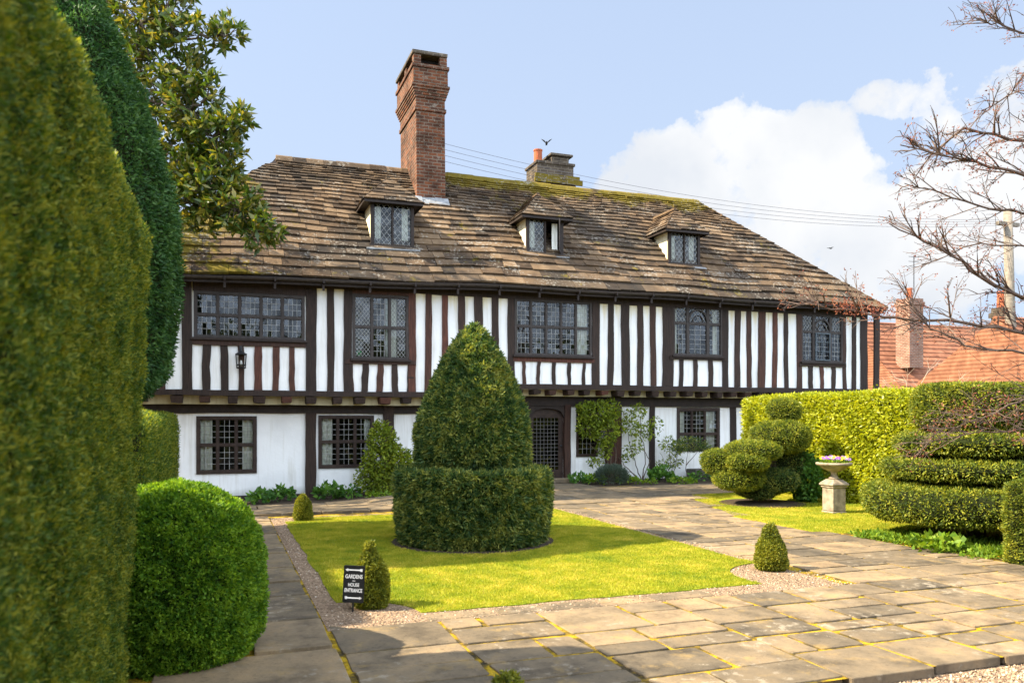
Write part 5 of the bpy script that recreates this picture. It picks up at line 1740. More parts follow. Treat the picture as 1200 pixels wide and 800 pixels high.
# plants at the foot of the house
bp = 'low plants along the foot of the house'
def wall_spot(px, Y): return XP(px, Y), Y
for px, Y, h, r, n, mat, ll, lw, lab in (
    (305, 17.95, .30, .24, 150, 'bed_plant', .12, .08, 'low leafy plant nearest the round bush, below the white wall'),
    (329, 18.3, .34, .26, 170, 'bed_plant', .12, .08, 'dark rounded leafy plant at the wall below the left ground floor window'),
    (386, 18.25, .36, .30, 190, 'bed_plant', .13, .09, 'leafy green plant just right of the dark corner post'),
    (410, 18.1, .26, .25, 130, 'bed_plant', .10, .07, 'small leafy plant between the corner post and the tall wall shrub'),
    (446, 17.5, .12, .30, 120, 'lush', .07, .05, 'flat pale green plant on the terrace edge below the wall shrub'),
    (680, 18.35, .26, .30, 190, 'bed_plant', .10, .06, 'low green plant right beside the doorway'),
    (697, 18.2, .28, .28, 190, 'lush', .10, .06, 'bright low plant between the doorway and the lavender'),
    (736, 18.0, .22, .30, 180, 'lush', .09, .06, 'low bright plant right of the lavender'),
    (776, 18.3, .42, .32, 210, 'bed_plant', .13, .09, 'larger leafy plant at the foot of the thin dark post'),
    (760, 17.7, .14, .20, 80, 'lush', .07, .05, 'tiny green seedling clump in the bare soil of the bed'),
    (800, 17.6, .16, .36, 170, 'lush', .08, .05, 'spreading yellow green plant at the right of the wall bed'),
    (826, 18.2, .26, .38, 230, 'bed_plant', .09, .06, 'low mat of green leaves in front of the stone trough')):
    x, y = wall_spot(px, Y)
    leafy_plant('bedding_plant', x, y, h, r, n, mat, ll, lw, lab, 'plant', bp)
x, y = wall_spot(717, 17.95)
t = thing('lavender_bush', 'rounded grey green lavender bush at the foot of the thick post', 'bush', (x, y, 0))
V, F = grid_ellipsoid((x, y, .22), .40, .34, .26, 2.1)
P, N_ = sample(V, F, 4500, lambda c, n: (c[:, 2] > .05) * 1.0)
cloud_leaves(P - N_ * RNG.random((len(P), 1)) * .1, N_ + np.array([0, 0, .6]), 'lavender', 'foliage', .085, .012, t, spread=.35, along=.9)

# shrubs trained on the wall
def wall_shrub(name, label, stems, blobs, mat, llen, lwid, base, cat='shrub', bark='bark', stem_r=.02):
    t = thing(name, label, cat, (base[0], base[1], base[2]))
    mb = MB()
    for s in stems:
        pts = []
        for i in range(len(s) - 1):
            pts += curve(s[i], s[i + 1], .0, 4, .025)[:-1]
        pts.append(Vector(s[-1]))
        limb(mb, pts, stem_r, stem_r * .3, 6)
    Ps, Ns = [], []
    for c, rx, ry, rz, n in blobs:
        for k in range(n):
            d = Vector((random.gauss(0, 1), random.gauss(0, 1), random.gauss(0, 1))).normalized() * random.uniform(.3, 1.05) ** .5
            Ps.append((c[0] + d.x * rx, c[1] + d.y * ry, c[2] + d.z * rz)); Ns.append(tuple(d + Vector((0, -.2, .2))))
        for k in range(max(2, n // 60)):
            d = Vector((random.gauss(0, 1), random.gauss(0, 1), random.gauss(0, 1))).normalized()
            mb.tube([c, (c[0] + d.x * rx * .9, c[1] + d.y * ry * .9, c[2] + d.z * rz * .9)], [.008, .004], 4, cap=False)
    mb.build('stem', bark, t, smooth=True)
    cloud_leaves(np.array(Ps), np.array(Ns), mat, 'foliage', llen, lwid, t, spread=.8, along=.5, droop=.2)
    return t
random.seed(19)
def W(px, py, Y):
    a = on_plane(px, py, Y); return (a[0], Y, a[1])
Y = 18.15
b = W(450, 581, Y); b = (b[0], Y, gz(b[0], Y))
wall_shrub('wall_shrub', 'yellow green leafy shrub against the wall, left of the big topiary', [[b, W(448, 545, Y), W(446, 505, Y)], [b, W(460, 550, Y), W(468, 520, Y)], [b, W(438, 555, Y), W(432, 530, Y)]],
           [(W(448, 515, Y), .34, .3, .34, 900), (W(453, 540, Y), .55, .4, .45, 1700), (W(468, 545, Y), .40, .3, .45, 900), (W(436, 560, Y), .40, .3, .34, 900), (W(453, 566, Y), .5, .35, .30, 1100), (W(446, 502, Y), .2, .2, .2, 260)], 'shrub', .085, .042, b)
Y = 18.55
b = W(717, 566, Y); b = (b[0], Y, 0)
wall_shrub('climbing_shrub', 'dense green climber over the window and post right of the door', [[b, W(716, 535, Y), W(708, 500, Y), W(695, 480, Y)], [b, W(722, 530, Y), W(716, 480, Y)], [b, W(712, 540, Y), W(690, 520, Y)]],
           [(W(700, 485, Y), .50, .25, .34, 800), (W(690, 500, Y), .32, .22, .30, 420), (W(710, 505, Y), .34, .25, .42, 620), (W(714, 480, Y), .28, .22, .3, 360), (W(708, 525, Y), .22, .2, .26, 190), (W(697, 541, Y), .22, .15, .10, 70), (W(684, 478, Y), .22, .18, .16, 150)], 'shrub', .095, .045, b)
b = W(752, 566, Y); b = (b[0], Y, 0)
wall_shrub('sparse_shrub', 'thin stemmed open shrub against the white wall beside the thin post', [[b, W(745, 545, Y), W(738, 520, Y), W(735, 500, Y)], [b, W(756, 535, Y), W(750, 505, Y), W(752, 480, Y)], [b, W(762, 540, Y), W(748, 520, Y)], [b, W(735, 548, Y), W(724, 535, Y)], [b, W(738, 552, Y), W(730, 560, Y)]],
           [(W(748, 482, Y), .24, .15, .2, 140), (W(738, 500, Y), .28, .16, .24, 170), (W(755, 505, Y), .28, .16, .26, 170), (W(742, 525, Y), .24, .16, .2, 90), (W(768, 500, Y), .2, .14, .3, 70), (W(730, 485, Y), .16, .12, .2, 60), (W(736, 536, Y), .2, .14, .1, 40)], 'shrub', .10, .042, b, stem_r=.017)
b = W(788, 564, Y); b = (b[0], Y, 0)
wall_shrub('slender_shrub', 'slender sparse shrub between the thin post and the right window', [[b, W(786, 545, Y), W(784, 520, Y)], [b, W(792, 540, Y), W(795, 525, Y)], [b, W(780, 545, Y), W(773, 530, Y)]],
           [(W(783, 520, Y), .26, .15, .2, 110), (W(790, 540, Y), .26, .15, .18, 110), (W(775, 545, Y), .18, .12, .14, 50), (W(795, 525, Y), .16, .12, .14, 50)], 'shrub', .09, .04, b, stem_r=.012)
Y = 18.2
b = W(804, 563, Y); b = (b[0], Y, 0)
wall_shrub('standard_tree', 'small round headed shrub on a thin stem below the right window', [[b, W(804, 545, Y), W(806, 530, Y)], [W(804, 545, Y), W(818, 528, Y)]],
           [(W(810, 520, Y), .46, .32, .20, 760), (W(795, 524, Y), .26, .22, .15, 260), (W(824, 524, Y), .22, .2, .15, 220)], 'yew_dark', .06, .026, b, 'shrub', stem_r=.014)
# stone trough
a, bb = W(811, 558, 18.5), W(833, 558, 18.5)
t = thing('stone_trough', 'old dark stone trough standing against the wall below the window', 'trough', ((a[0] + bb[0]) / 2, 18.5, 0))
mb = MB()
x0, x1, y0, y1 = a[0], bb[0], 18.34, 18.78
mb.cbox(x0, x1, y0, y0 + .07, 0, .30, .012); mb.cbox(x0, x1, y1 - .07, y1, 0, .30, .012); mb.cbox(x0, x0 + .07, y0 + .072, y1 - .072, 0, .297, .012); mb.cbox(x1 - .07, x1, y0 + .072, y1 - .072, 0, .297, .012)
mb.box(x0 + .07, x1 - .07, y0 + .07, y1 - .07, 0.005, .05)
mb.build('basin', 'trough_stone', t)
mb = MB(); mb.box(x0 + .072, x1 - .072, y0 + .072, y1 - .072, .052, .26); mb.build('earth', 'soil', t)

# =================================================================== SIGN
SGX, SGY = 1.03, 6.82
t = thing('garden_sign', 'small black sign on a stake reading GARDENS and HOUSE ENTRANCE with arrows', 'sign', (SGX, SGY, 0))
c = at_depth(414.5, 684, 6.8)
k = 6.8 / FPX
w2, h2 = 12.4 * k, 21.8 * k
ax = Vector((math.cos(YAW) , -math.sin(YAW), 0)); ax = (ax + Vector((0, 0, -.05))).normalized()
up = Vector((.045, -.02, 1)).normalized(); up = (up - ax * up.dot(ax)).normalized()
nrm = ax.cross(up)      # towards the back
fwd = -nrm
def brd(mb, x0, x1, z0, z1, d0, d1, rnd=.5):
    P_ = lambda x, z, d: c + ax * x + up * z + nrm * d
    mb.hexa([P_(x0, z0, d0), P_(x1, z0, d0), P_(x1, z0, d1), P_(x0, z0, d1), P_(x0, z1, d0), P_(x1, z1, d0), P_(x1, z1, d1), P_(x0, z1, d1)], rnd)
if nrm.dot(Vector((c.x, c.y, 0))) < 0: nrm = -nrm
mb = MB()
ring = []
rr = .012
for cx_, cz_, a0 in ((w2 - rr, h2 - rr, 0), (-w2 + rr, h2 - rr, 90), (-w2 + rr, -h2 + rr, 180), (w2 - rr, -h2 + rr, 270)):
    for j in range(5):
        a = R(a0 + 90 * j / 4); ring.append((cx_ + rr * math.cos(a), cz_ + rr * math.sin(a)))
n = len(ring)
mb.add([c + ax * x + up * z for x, z in ring] + [c + ax * x + up * z + nrm * .008 for x, z in ring],
       [tuple(range(n)), tuple(range(2 * n - 1, n - 1, -1))] + [((j + 1) % n, j, n + j, n + (j + 1) % n) for j in range(n)], .5)
mb.build('board', 'sign_black', t)
mb = MB(); foot = c - up * (h2 + .12)
mb.tube([c - up * (h2 * .8) + nrm * .014, c - up * (h2 + .02) + nrm * .014, foot + nrm * .014], [.008, .008, .006], 6); mb.build('stake', 'iron', t)
# lettering
FONT5 = {'G': ["01111", "10000", "10011", "10001", "01111"], 'A': ["01110", "10001", "11111", "10001", "10001"], 'R': ["11110", "10001", "11110", "10010", "10001"], 'D': ["11110", "10001", "10001", "10001", "11110"]}
def word(txt, zc, height, width, name):
    cu = bpy.data.curves.new(name, 'FONT'); cu.body = txt; cu.size = 1.0; cu.extrude = 0.0; cu.offset = .018
    ob = bpy.data.objects.new(name, cu); COL.objects.link(ob)
    dg = bpy.context.evaluated_depsgraph_get()
    me = bpy.data.meshes.new_from_object(ob.evaluated_get(dg))
    bpy.data.objects.remove(ob)
    co = np.zeros(len(me.vertices) * 3); me.vertices.foreach_get('co', co); co = co.reshape(-1, 3)
    lo, hi = co.min(0), co.max(0)
    sx, sz = width / (hi[0] - lo[0]), height / (hi[1] - lo[1])
    org = Vector(t.location)
    out_ = []
    for p in co:
        q = c + ax * ((p[0] - (lo[0] + hi[0]) / 2) * sx) + up * (zc + (p[1] - lo[1]) * sz) - nrm * .0015 - org
        out_ += [q.x, q.y, q.z]
    me.vertices.foreach_set('co', out_); me.update()
    link_mesh('lettering', me, 'sign_white', t)
h = h2
word('GARDENS', .30 * h, .22 * h, 1.62 * w2, 'lettering')
word('HOUSE', -.13 * h, .19 * h, 1.05 * w2, 'lettering')
word('ENTRANCE', -.44 * h, .21 * h, 1.66 * w2, 'lettering')
mb = MB()
P_ = lambda x, z: c + ax * x + up * z - nrm * .0015
def arrow(z, sgn):
    th = .035 * h
    x0, x1 = -.78 * w2, .78 * w2
    mb.quad(P_(x0, z - th), P_(x1, z - th), P_(x1, z + th), P_(x0, z + th))
    xt, xb = (x1 + .06 * w2, x1 - .2 * w2) if sgn > 0 else (x0 - .06 * w2, x0 + .2 * w2)
    mb.add([P_(xt, z), P_(xb, z + .085 * h), P_(xb, z - .085 * h)], [(0, 1, 2)])
    xf = x0 if sgn > 0 else x1 - .22 * w2
    mb.quad(P_(xf, z + .04 * h), P_(xf + .22 * w2, z + .04 * h), P_(xf + .22 * w2, z + .075 * h), P_(xf, z + .075 * h))
    mb.quad(P_(xf, z - .075 * h), P_(xf + .22 * w2, z - .075 * h), P_(xf + .22 * w2, z - .04 * h), P_(xf, z - .04 * h))
arrow(.76 * h, -1); arrow(-.74 * h, 1)
mb.quad(P_(-.13 * w2, .16 * h), P_(.13 * w2, .16 * h), P_(.13 * w2, .19 * h), P_(-.13 * w2, .19 * h))
mb.build('arrows', 'sign_white', t)

# wall lantern under the left upper window
lx = XP(282.5, YU - .15)
t = thing('wall_lantern', 'black iron lantern on the studs below the left upper window', 'lantern', (lx, YU - .12, 2.95))
mb = MB()
ly, z0, z1, hw = YU - .16, 2.73, 3.02, .105
for sx in (-1, 1):
    for sy in (-1, 1):
        mb.tube([(lx + sx * hw * .8, ly + sy * hw * .8, z0), (lx + sx * hw, ly + sy * hw, z1)], .010, 4)
for z, w in ((z0, hw * .85), (z1, hw * 1.05), ((z0 + z1) / 2 - .08, hw * .9)):
    for a, b in (((-1, -1), (1, -1)), ((1, -1), (1, 1)), ((1, 1), (-1, 1)), ((-1, 1), (-1, -1))):
        mb.tube([(lx + a[0] * w, ly + a[1] * w, z), (lx + b[0] * w, ly + b[1] * w, z)], .011, 4)
mb.lathe([(hw * 1.15, 0), (hw * .5, .06), (.02, .08), (.015, .11)], (lx, ly, z1), 8)
mb.tube([(lx, ly, z1 + .1), (lx, ly + .02, z1 + .14), (lx, YU - .04, z1 + .14)], .012, 5)
mb.box(lx - .03, lx + .03, YU - .05, YU - .034, z1 + .05, z1 + .2)
mb.build('cage', 'iron', t)
mb = MB(); mb.lathe([(.025, 0), (.028, .05), (.02, .1), (.004, .12)], (lx, ly, z0 + .05), 10); mb.build('bulb', 'lamp_glass', t, smooth=True)

# =================================================================== BACKGROUND right
def house_far(name, label, x0, x1, y0, y1, zw, zr, mat_roof='clay_tile', hip=0.0):
    t = thing(name, label, 'building', ((x0 + x1) / 2, y0, 0))
    mb = MB(); mb.box(x0, x1, y0, y1, -.2, zw); mb.build('wall', 'far_brick', t)
    ym = (y0 + y1) / 2
    mb = MB()
    o_ = .35
    A = [(x0 - .2, y0 - o_, zw - .2), (x1 + .2, y0 - o_, zw - .2), (x1 + .2 - hip, ym, zr), (x0 - .2 + hip, ym, zr), (x0 - .2, y1 + o_, zw - .2), (x1 + .2, y1 + o_, zw - .2)]
    mb.add(A, [(0, 1, 2, 3), (5, 4, 3, 2), (4, 0, 3), (1, 5, 2), (0, 4, 5, 1)], .5)
    # ridge tiles
    x = x0 - .2 + hip
    while x < x1 - hip:
        mb.tube([(x, ym, zr + .0), (x + .42, ym, zr + .0)], .10, 6); x += .45
    # uneven tile rows as real steps
    n = 16
    for k in range(n):
        f0, f1 = k / n, (k + 1) / n
        ya, yb = y0 - o_ + (ym - y0 + o_) * f0, y0 - o_ + (ym - y0 + o_) * f1
        za, zb = zw - .2 + (zr - zw + .2) * f0, zw - .2 + (zr - zw + .2) * f1
        h0, h1 = hip * f0, hip * f1
        m_ = 14
        xa, xb = x0 - .2 + h0, x1 + .2 - h0
        for j in range(m_):
            p, q = xa + (xb - xa) * j / m_, xa + (xb - xa) * (j + 1) / m_
            l_ = random.uniform(.05, .085)
            mb.add([(p, ya, za + l_), (q, ya, za + l_), (q, yb, zb + .01), (p, yb, zb + .01), (p, ya, za - .02), (q, ya, za - .02)], [(0, 1, 2, 3), (4, 5, 1, 0)])
    mb.build('roof', mat_roof, t)
    return t
random.seed(88)
tB = 33.0
pL, pR = at_depth(1034, 388, tB), at_depth(1215, 388, tB)
bh = house_far('cottage', 'low cottage with an orange clay tile roof beyond the lime hedge', pL.x + .3, pL.x + 15, pL.y - 9, pL.y - 1, 2.6, 5.15, hip=0)
pb = at_depth(1040, 372, 44)
bh2 = house_far('cottage', 'farther brown roofed cottage showing between the house corner and the orange roof', pb.x - 1, pb.x + 9, pb.y - 2, pb.y + 5, 3.2, 7.0)
def far_stack(parent, px0, px1, ytop, ybot, t_, mat, pots=1):
    a = at_depth(px0, ytop, t_); b = a.copy()
    a.x, b.x = XP(px0 + .45 * (px1 - px0), a.y), XP(px1, a.y)
    zb = at_depth(px0, ybot, t_).z
    w = (b.x - a.x)
    mb = MB(); y = a.y
    mb.box(a.x, b.x, y, y + w, zb, a.z - .35, .5); mb.box(a.x - .06, b.x + .06, y - .06, y + w + .06, a.z - .348, a.z - .18, .5); mb.box(a.x, b.x, y, y + w, a.z - .178, a.z, .5)
    ch = mb.build('chimney', mat, parent)
    mb = MB()
    for k in range(pots):
        mb.lathe([(.16, 0), (.14, .5), (.16, .52), (.16, .6), (.1, .6), (.1, .3)], (a.x + w * (k + .5) / pots, y + w / 2, a.z), 12)
    mb.build('chimney_pot', 'terracotta', ch)
far_stack(bh2, 1053, 1082, 348, 430, 42, 'far_brick', 1)
far_stack(bh, 1166, 1186, 359, 460, 28.5, 'grey_brick', 1)
# TV aerial
a = at_depth(1071, 345, 42); b = at_depth(1071, 301, 42)
t = thing('tv_aerial', 'thin television aerial mast standing over the far brick chimney', 'aerial', a)
mb = MB(); mb.tube([a, b], .022, 5)
for k, z in enumerate((.0, .25, .5)):
    mb.tube([b + Vector((-.35, 0, -z)), b + Vector((.35, 0, -z))], .012, 4)
mb.build('mast', 'iron', t)
# telegraph pole
tp = 28.0
a = at_depth(1188, 480, tp); b = at_depth(1181, 246, tp)
t = thing('telegraph_pole', 'wooden telegraph pole rising behind the bare branches at the right', 'pole', (a.x, a.y, 0))
mb = MB(); mb.tube([(a.x, a.y, -.1), (a.x, a.y, 3), ((a.x + b.x) / 2, b.y, 5.5), (b.x, b.y, b.z)], [.2, .19, .17, .14], 10); mb.build('shaft', 'pole_wood', t, smooth=True)
mb = MB(); mb.box(b.x - .5, b.x + .5, b.y - .06, b.y + .06, b.z - .55, b.z - .43); mb.build('crossarm', 'pole_wood', t)
# overhead wires from the main chimney to the pole
st = Vector((CX1 - .05, CY1 + .06, 0))
for k in range(4):
    zs = 9.62 - .17 * k
    p, q = Vector((st.x, st.y, zs)), Vector((b.x - .42 + .28 * k, b.y, b.z - .38 - .03 * k))
    pts = []
    for i in range(25):
        f = i / 24
        v = p.lerp(q, f); v.z -= 4 * (.62 + .04 * k) * f * (1 - f); pts.append(v)
    mb = MB(); mb.tube(pts, .0055, 4)
    o = mb.build('overhead_wire', 'cable', loc=tuple(p))
    tag(o, ['topmost of the four overhead wires between the tall chimney and the pole', 'second from the top of the four overhead wires behind the ridge', 'third from the top of the four overhead wires behind the ridge', 'lowest of the four overhead wires, closest to the ridge'][k], 'wire', 'overhead wires behind the roof')

# bare background trees
def twig_tree(name, label, base, height, spread, seed, mat='twig', depth=5, r0=.14, cat='tree', leaf=None, nleaf=0):
    random.seed(seed)
    t = thing(name, label, cat, tuple(base))
    mb = MB(); tips = []
    def grow(p, d, L, r, lev):
        q = p + d * L
        m_ = p.lerp(q, .5) + Vector((random.uniform(-1, 1), random.uniform(-1, 1), random.uniform(-1, 1))) * L * .05
        mb.tube([p, m_, q], [r, r * .85, r * .68], 5 if lev < 2 else 3, cap=False)
        tips.append(q)
        if lev >= depth: return
        for k in range(random.choice((2, 3, 3))):
            nd_ = (d + Vector((random.gauss(0, 1), random.gauss(0, 1), random.gauss(.15, .7))) * spread).normalized()
            grow(q if k else m_.lerp(q, .6), nd_, L * random.uniform(.62, .85), r * .62, lev + 1)
    grow(Vector(base), Vector((0, 0, 1)), height * .30, r0, 0)
    mb.build('trunk', mat, t)
    if leaf:
        pts = [tips[random.randrange(len(tips))] + Vector((random.gauss(0, .12), random.gauss(0, .12), random.gauss(0, .12))) for _ in range(nleaf)]
        cloud_leaves(np.array(pts), RNG.normal(size=(nleaf, 3)), leaf, 'crown', .10, .06, t)
    return t
bt = 'bare trees far beyond the cottages'
for px, t_, h, sd, lab in ((1118, 52, 7.4, 5, 'bare pale tree far behind the orange roof, left of the grey stack'), (1150, 56, 8.6, 6, 'taller bare tree far behind the orange roof, beside the grey stack'), (1205, 50, 7.6, 8, 'bare tree far beyond the telegraph pole at the right edge')):
    p = at_depth(px, 480, t_); p.z = 0
    o = twig_tree('bare_tree', lab, p, h, .55, sd, 'pale_twig', 6, .16); o['group'] = bt
# shrubs behind the lime hedge
p = at_depth(1040, 470, 21); p.z = 0
t = thing('golden_shrub', 'loose yellow green shrub showing over the lime hedge by the house corner', 'shrub', tuple(p))
V, F = grid_ellipsoid((p.x, p.y, 1.15), 1.25, .7, 1.32, 2.2)
P, N_ = sample(V, F, 5200)
cloud_leaves(P - N_ * RNG.random((len(P), 1)) * .35 + RNG.normal(size=P.shape) * .08, N_, 'laurel', 'foliage', .10, .04, t, spread=.8)
p = at_depth(1082, 470, 22); p.z = 0
twig_tree('dry_shrub', 'bare straw coloured shrub standing in front of the orange roof', p, 3.6, .6, 15, 'pale_twig', 5, .04, 'shrub')

# =================================================================== big bare maple reaching in from the right
random.seed(202)
t = thing('maple_tree', 'bare maple with red buds reaching in from the right edge', 'tree', (11.2, 6.9, 0))
mb = MB()
TB = Vector((11.2, 6.9, 0))
limb(mb, [TB + Vector((0, 0, -.1)), TB + Vector((-.03, 0, 1.0)), TB + Vector((-.05, .05, 1.9)), TB + Vector((.1, .1, 3.0)), TB + Vector((.0, .1, 4.4)), TB + Vector((.2, .1, 6.0))], .20, .06, 9)
tips = []
def side_twigs(pts, r, lev, lo=.25):
    L = sum((pts[i + 1] - pts[i]).length for i in range(len(pts) - 1))
    n = int(L * (8.5 if lev == 1 else 10.0)) + 1
    for k in range(n):
        f = lo + (1 - lo) * random.random()
        i = min(len(pts) - 2, int(f * (len(pts) - 1)))
        g = f * (len(pts) - 1) - i
        p = pts[i].lerp(pts[i + 1], g)
        d = (pts[i + 1] - pts[i]).normalized()
        e = (d * .9 + Vector((random.gauss(0, .5), random.gauss(0, .5), random.gauss(.12, .42)))).normalized()
        ll = (random.uniform(.25, .75) if lev == 1 else random.uniform(.12, .34)) * (1.15 - .6 * f)
        q = p + e * ll
        mid = p.lerp(q, .5) + Vector((0, 0, random.uniform(-.02, .05)))
        mb.tube([p, mid, q], [max(.0028, r * .42), max(.0024, r * .3), .002], 3, cap=False)
        tips.append((q, e)); tips.append((mid, e))
        if lev == 1:
            side_twigs([p, mid, q], r * .5, 2, .2)
limbs = [  # (start height on the trunk, [(px, py, depth)...])
    (3.6, [(1290, 150, 9.8), (1200, 165, 9.4), (1130, 150, 9.2), (1085, 185, 9.1)], .05),
    (3.3, [(1300, 260, 9.6), (1200, 205, 9.2), (1145, 190, 9.0), (1055, 170, 8.8)], .05),
    (2.6, [(1290, 380, 9.5), (1200, 350, 9.1), (1150, 325, 8.9), (1100, 290, 8.8), (1042, 262, 8.7)], .05),
    (2.5, [(1300, 420, 9.4), (1210, 392, 9.0), (1130, 378, 8.8), (1050, 372, 8.7), (985, 362, 8.6), (948, 356, 8.6)], .04),
    (2.3, [(1300, 430, 9.3), (1205, 415, 8.8), (1130, 405, 8.7), (1090, 385, 8.7), (1060, 350, 8.7)], .032),
    (1.9, [(1290, 470, 9.2), (1210, 462, 8.7), (1150, 490, 8.5), (1095, 508, 8.4)], .026),
    (1.8, [(1290, 500, 9.2), (1210, 503, 8.6), (1150, 505, 8.5), (1080, 520, 8.4)], .022),
    
    (4.6, [(1300, 40, 9.8), (1220, 45, 9.4), (1175, 30, 9.2), (1150, 25, 9.1)], .035),
    (4.2, [(1300, 90, 9.8), (1210, 75, 9.4), (1185, 110, 9.2), (1150, 130, 9.1)], .03),
    (3.0, [(1290, 300, 9.9), (1210, 250, 9.8), (1160, 245, 9.6), (1100, 225, 9.5), (1060, 215, 9.4)], .035),
    (3.1, [(1290, 330, 9.5), (1210, 290, 9.4), (1150, 285, 9.3), (1080, 310, 9.2)], .026),
]
for z, pts, r in limbs:
    ctrl = [TB + Vector((0, 0, z))] + [at_depth(*p) for p in pts]
    path = []
    for i in range(len(ctrl) - 1):
        path += curve(ctrl[i], ctrl[i + 1], 0, 4, .022)[:-1]
    path.append(ctrl[-1])
    limb(mb, path, r * .7, r * .08 + .0025, 6)
    k0 = len(path) // 5
    side_twigs(path[k0:], r * .55, 1, .12)
mb.build('trunk', 'maple_bark', t)
sel = [tp_ for tp_ in tips if random.random() < .33]
P = []; N_ = []
for q, e in sel:
    for _ in range(3):
        P.append(q + Vector((random.gauss(0, .018), random.gauss(0, .018), random.gauss(0, .018)))); N_.append(e)
# denser blush of young leaves near the house corner and over the tiered yew
for px, py, t_, s, n in ((1010, 362, 8.6, .17, 260), (985, 356, 8.6, .12, 120), (1040, 366, 8.65, .14, 160), (1130, 480, 8.5, .14, 45), (1165, 470, 8.6, .14, 45), (1170, 165, 9.2, .15, 120), (1150, 195, 9.0, .15, 120)):
    c_ = at_depth(px, py, t_)
    for _ in range(n):
        P.append(c_ + Vector((random.gauss(0, s), random.gauss(0, s * .6), random.gauss(0, s * .32)))); N_.append(Vector((0, 0, 1)))
cloud_leaves(np.array(P), np.array(N_), 'bud', 'crown', .030, .014, t, spread=.9)

V, F = grid_block(-34, 40, -30, -24, -.2, 6.0, 1.3, 1.2)
clipped('woodland', (V, F), 26000, 'yew_dark', .55, .22, loc=(3, -27, 0), amp=1.9, scale=.28, depth=(1.6, .9), spread=.9, along=.4, clump=.7, cscale=.7, keep=lambda c, n: np.where((n[:, 1] > .2) | (n[:, 2] > .4), 1.0, .05))['kind'] = 'stuff'

# =================================================================== birds
def bird(label, c, span, ang, yaw, name='bird'):
    t = thing(name, label, 'bird', tuple(c), 'birds')
    mb = MB()
    s = span
    f = Vector((math.cos(yaw), math.sin(yaw), 0)); sd = Vector((-f.y, f.x, 0)); u = Vector((0, 0, 1))
    P3 = lambda a, b, d: Vector(c) + f * a * s + sd * b * s + u * d * s
    mb.tube([P3(-.34, 0, 0), P3(-.22, 0, 0), P3(-.05, 0, -.01), P3(.12, 0, 0), P3(.2, 0, .03), P3(.26, 0, .03), P3(.31, 0, .02)], [.012 * s, .04 * s, .085 * s, .075 * s, .05 * s, .045 * s, .006 * s], 8)
    for sg in (-1, 1):
        up_ = math.sin(ang); ho = math.cos(ang)
        w = [P3(.10, sg * .04, .03), P3(.13, sg * .24 * ho, .24 * up_ + .03), P3(.02, sg * .5 * ho, .5 * up_), P3(-.08, sg * .26 * ho, .25 * up_ + .01), P3(-.10, sg * .04, .02)]
        d = u * .012 * s
        mb.add([p + d for p in w] + [p - d for p in w], [(0, 1, 2, 3, 4), (9, 8, 7, 6, 5)] + [(k, 5 + k, 5 + (k + 1) % 5, (k + 1) % 5) for k in range(5)])
    mb.add([P3(-.22, -.04, .01), P3(-.22, .04, .01), P3(-.42, .08, .0), P3(-.42, -.08, 0), P3(-.22, -.04, -.01), P3(-.22, .04, -.01), P3(-.42, .08, -.012), P3(-.42, -.08, -.012)], [(0, 1, 2, 3), (7, 6, 5, 4), (0, 3, 7, 4), (1, 5, 6, 2)])
    mb.build('body', 'bird_dark', t)
bird('dark bird with raised wings just above the terracotta chimney pot', at_depth(640.5, 168, 23.6), .40, R(38), R(250))
bird('tiny dark bird flying alone in the sky right of the roof', at_depth(973, 291, 32), .30, R(12), R(200))

# =================================================================== LIGHT, SKY, CAMERA
SUN_EL, SUN_AZ_DIR = R(43), (-1.0, .20)      # direction towards the sun, on plan
d = Vector((SUN_AZ_DIR[0], SUN_AZ_DIR[1], 0)).normalized() * math.cos(SUN_EL) + Vector((0, 0, math.sin(SUN_EL)))
sl = bpy.data.lights.new('sun', 'SUN'); sl.energy = 5.0; sl.angle = R(.53); sl.color = (1.0, .88, .66)
so = bpy.data.objects.new('sun', sl); COL.objects.link(so)
so.rotation_euler = (-d).to_track_quat('-Z', 'Y').to_euler()
so.location = (0, 0, 20)

w = bpy.data.worlds.new('World'); SC.world = w; w.use_nodes = True
nt = w.node_tree; nt.nodes.clear()
out = nt.nodes.new('ShaderNodeOutputWorld')
sky = nt.nodes.new('ShaderNodeTexSky'); sky.sky_type = 'NISHITA'; sky.sun_disc = False
sky.sun_elevation = SUN_EL; sky.sun_rotation = math.atan2(d.x, d.y); sky.air_density = 1.0; sky.dust_density = 1.2; sky.ozone_density = 1.0
tc = nt.nodes.new('ShaderNodeTexCoord')
D = tc.outputs['Generated']
sep = nt.nodes.new('ShaderNodeSeparateXYZ'); nt.links.new(D, sep.inputs[0])
az = math_n(nt, 'ARCTAN2', sep.outputs[0], sep.outputs[1])
el = math_n(nt, 'ARCSINE', sep.outputs[2])
nz1 = noise_n(nt, 7.0, 8, .58, vec=D)
nz2 = noise_n(nt, 30.0, 6, .6, vec=D)
wob = math_n(nt, 'ADD', math_n(nt, 'MULTIPLY', math_n(nt, 'SUBTRACT', nz1, .5), 1.5), math_n(nt, 'MULTIPLY', math_n(nt, 'SUBTRACT', nz2, .5), .9))
def lump_n(px, py, rx, ry):
    u, v = ray(px, py)
    a0 = YAW + math.atan(u); e0 = math.atan(v * math.cos(math.atan(u)))
    sx, sy = rx / FPX * math.cos(math.atan(u)) ** 2, ry / FPX * math.cos(math.atan(u))
    A = math_n(nt, 'DIVIDE', math_n(nt, 'SUBTRACT', az, a0), sx)
    E_ = math_n(nt, 'DIVIDE', math_n(nt, 'SUBTRACT', el, e0), sy)
    r2 = math_n(nt, 'SQRT', math_n(nt, 'ADD', math_n(nt, 'MULTIPLY', A, A), math_n(nt, 'MULTIPLY', E_, E_)))
    return math_n(nt, 'SUBTRACT', 1.0, r2)
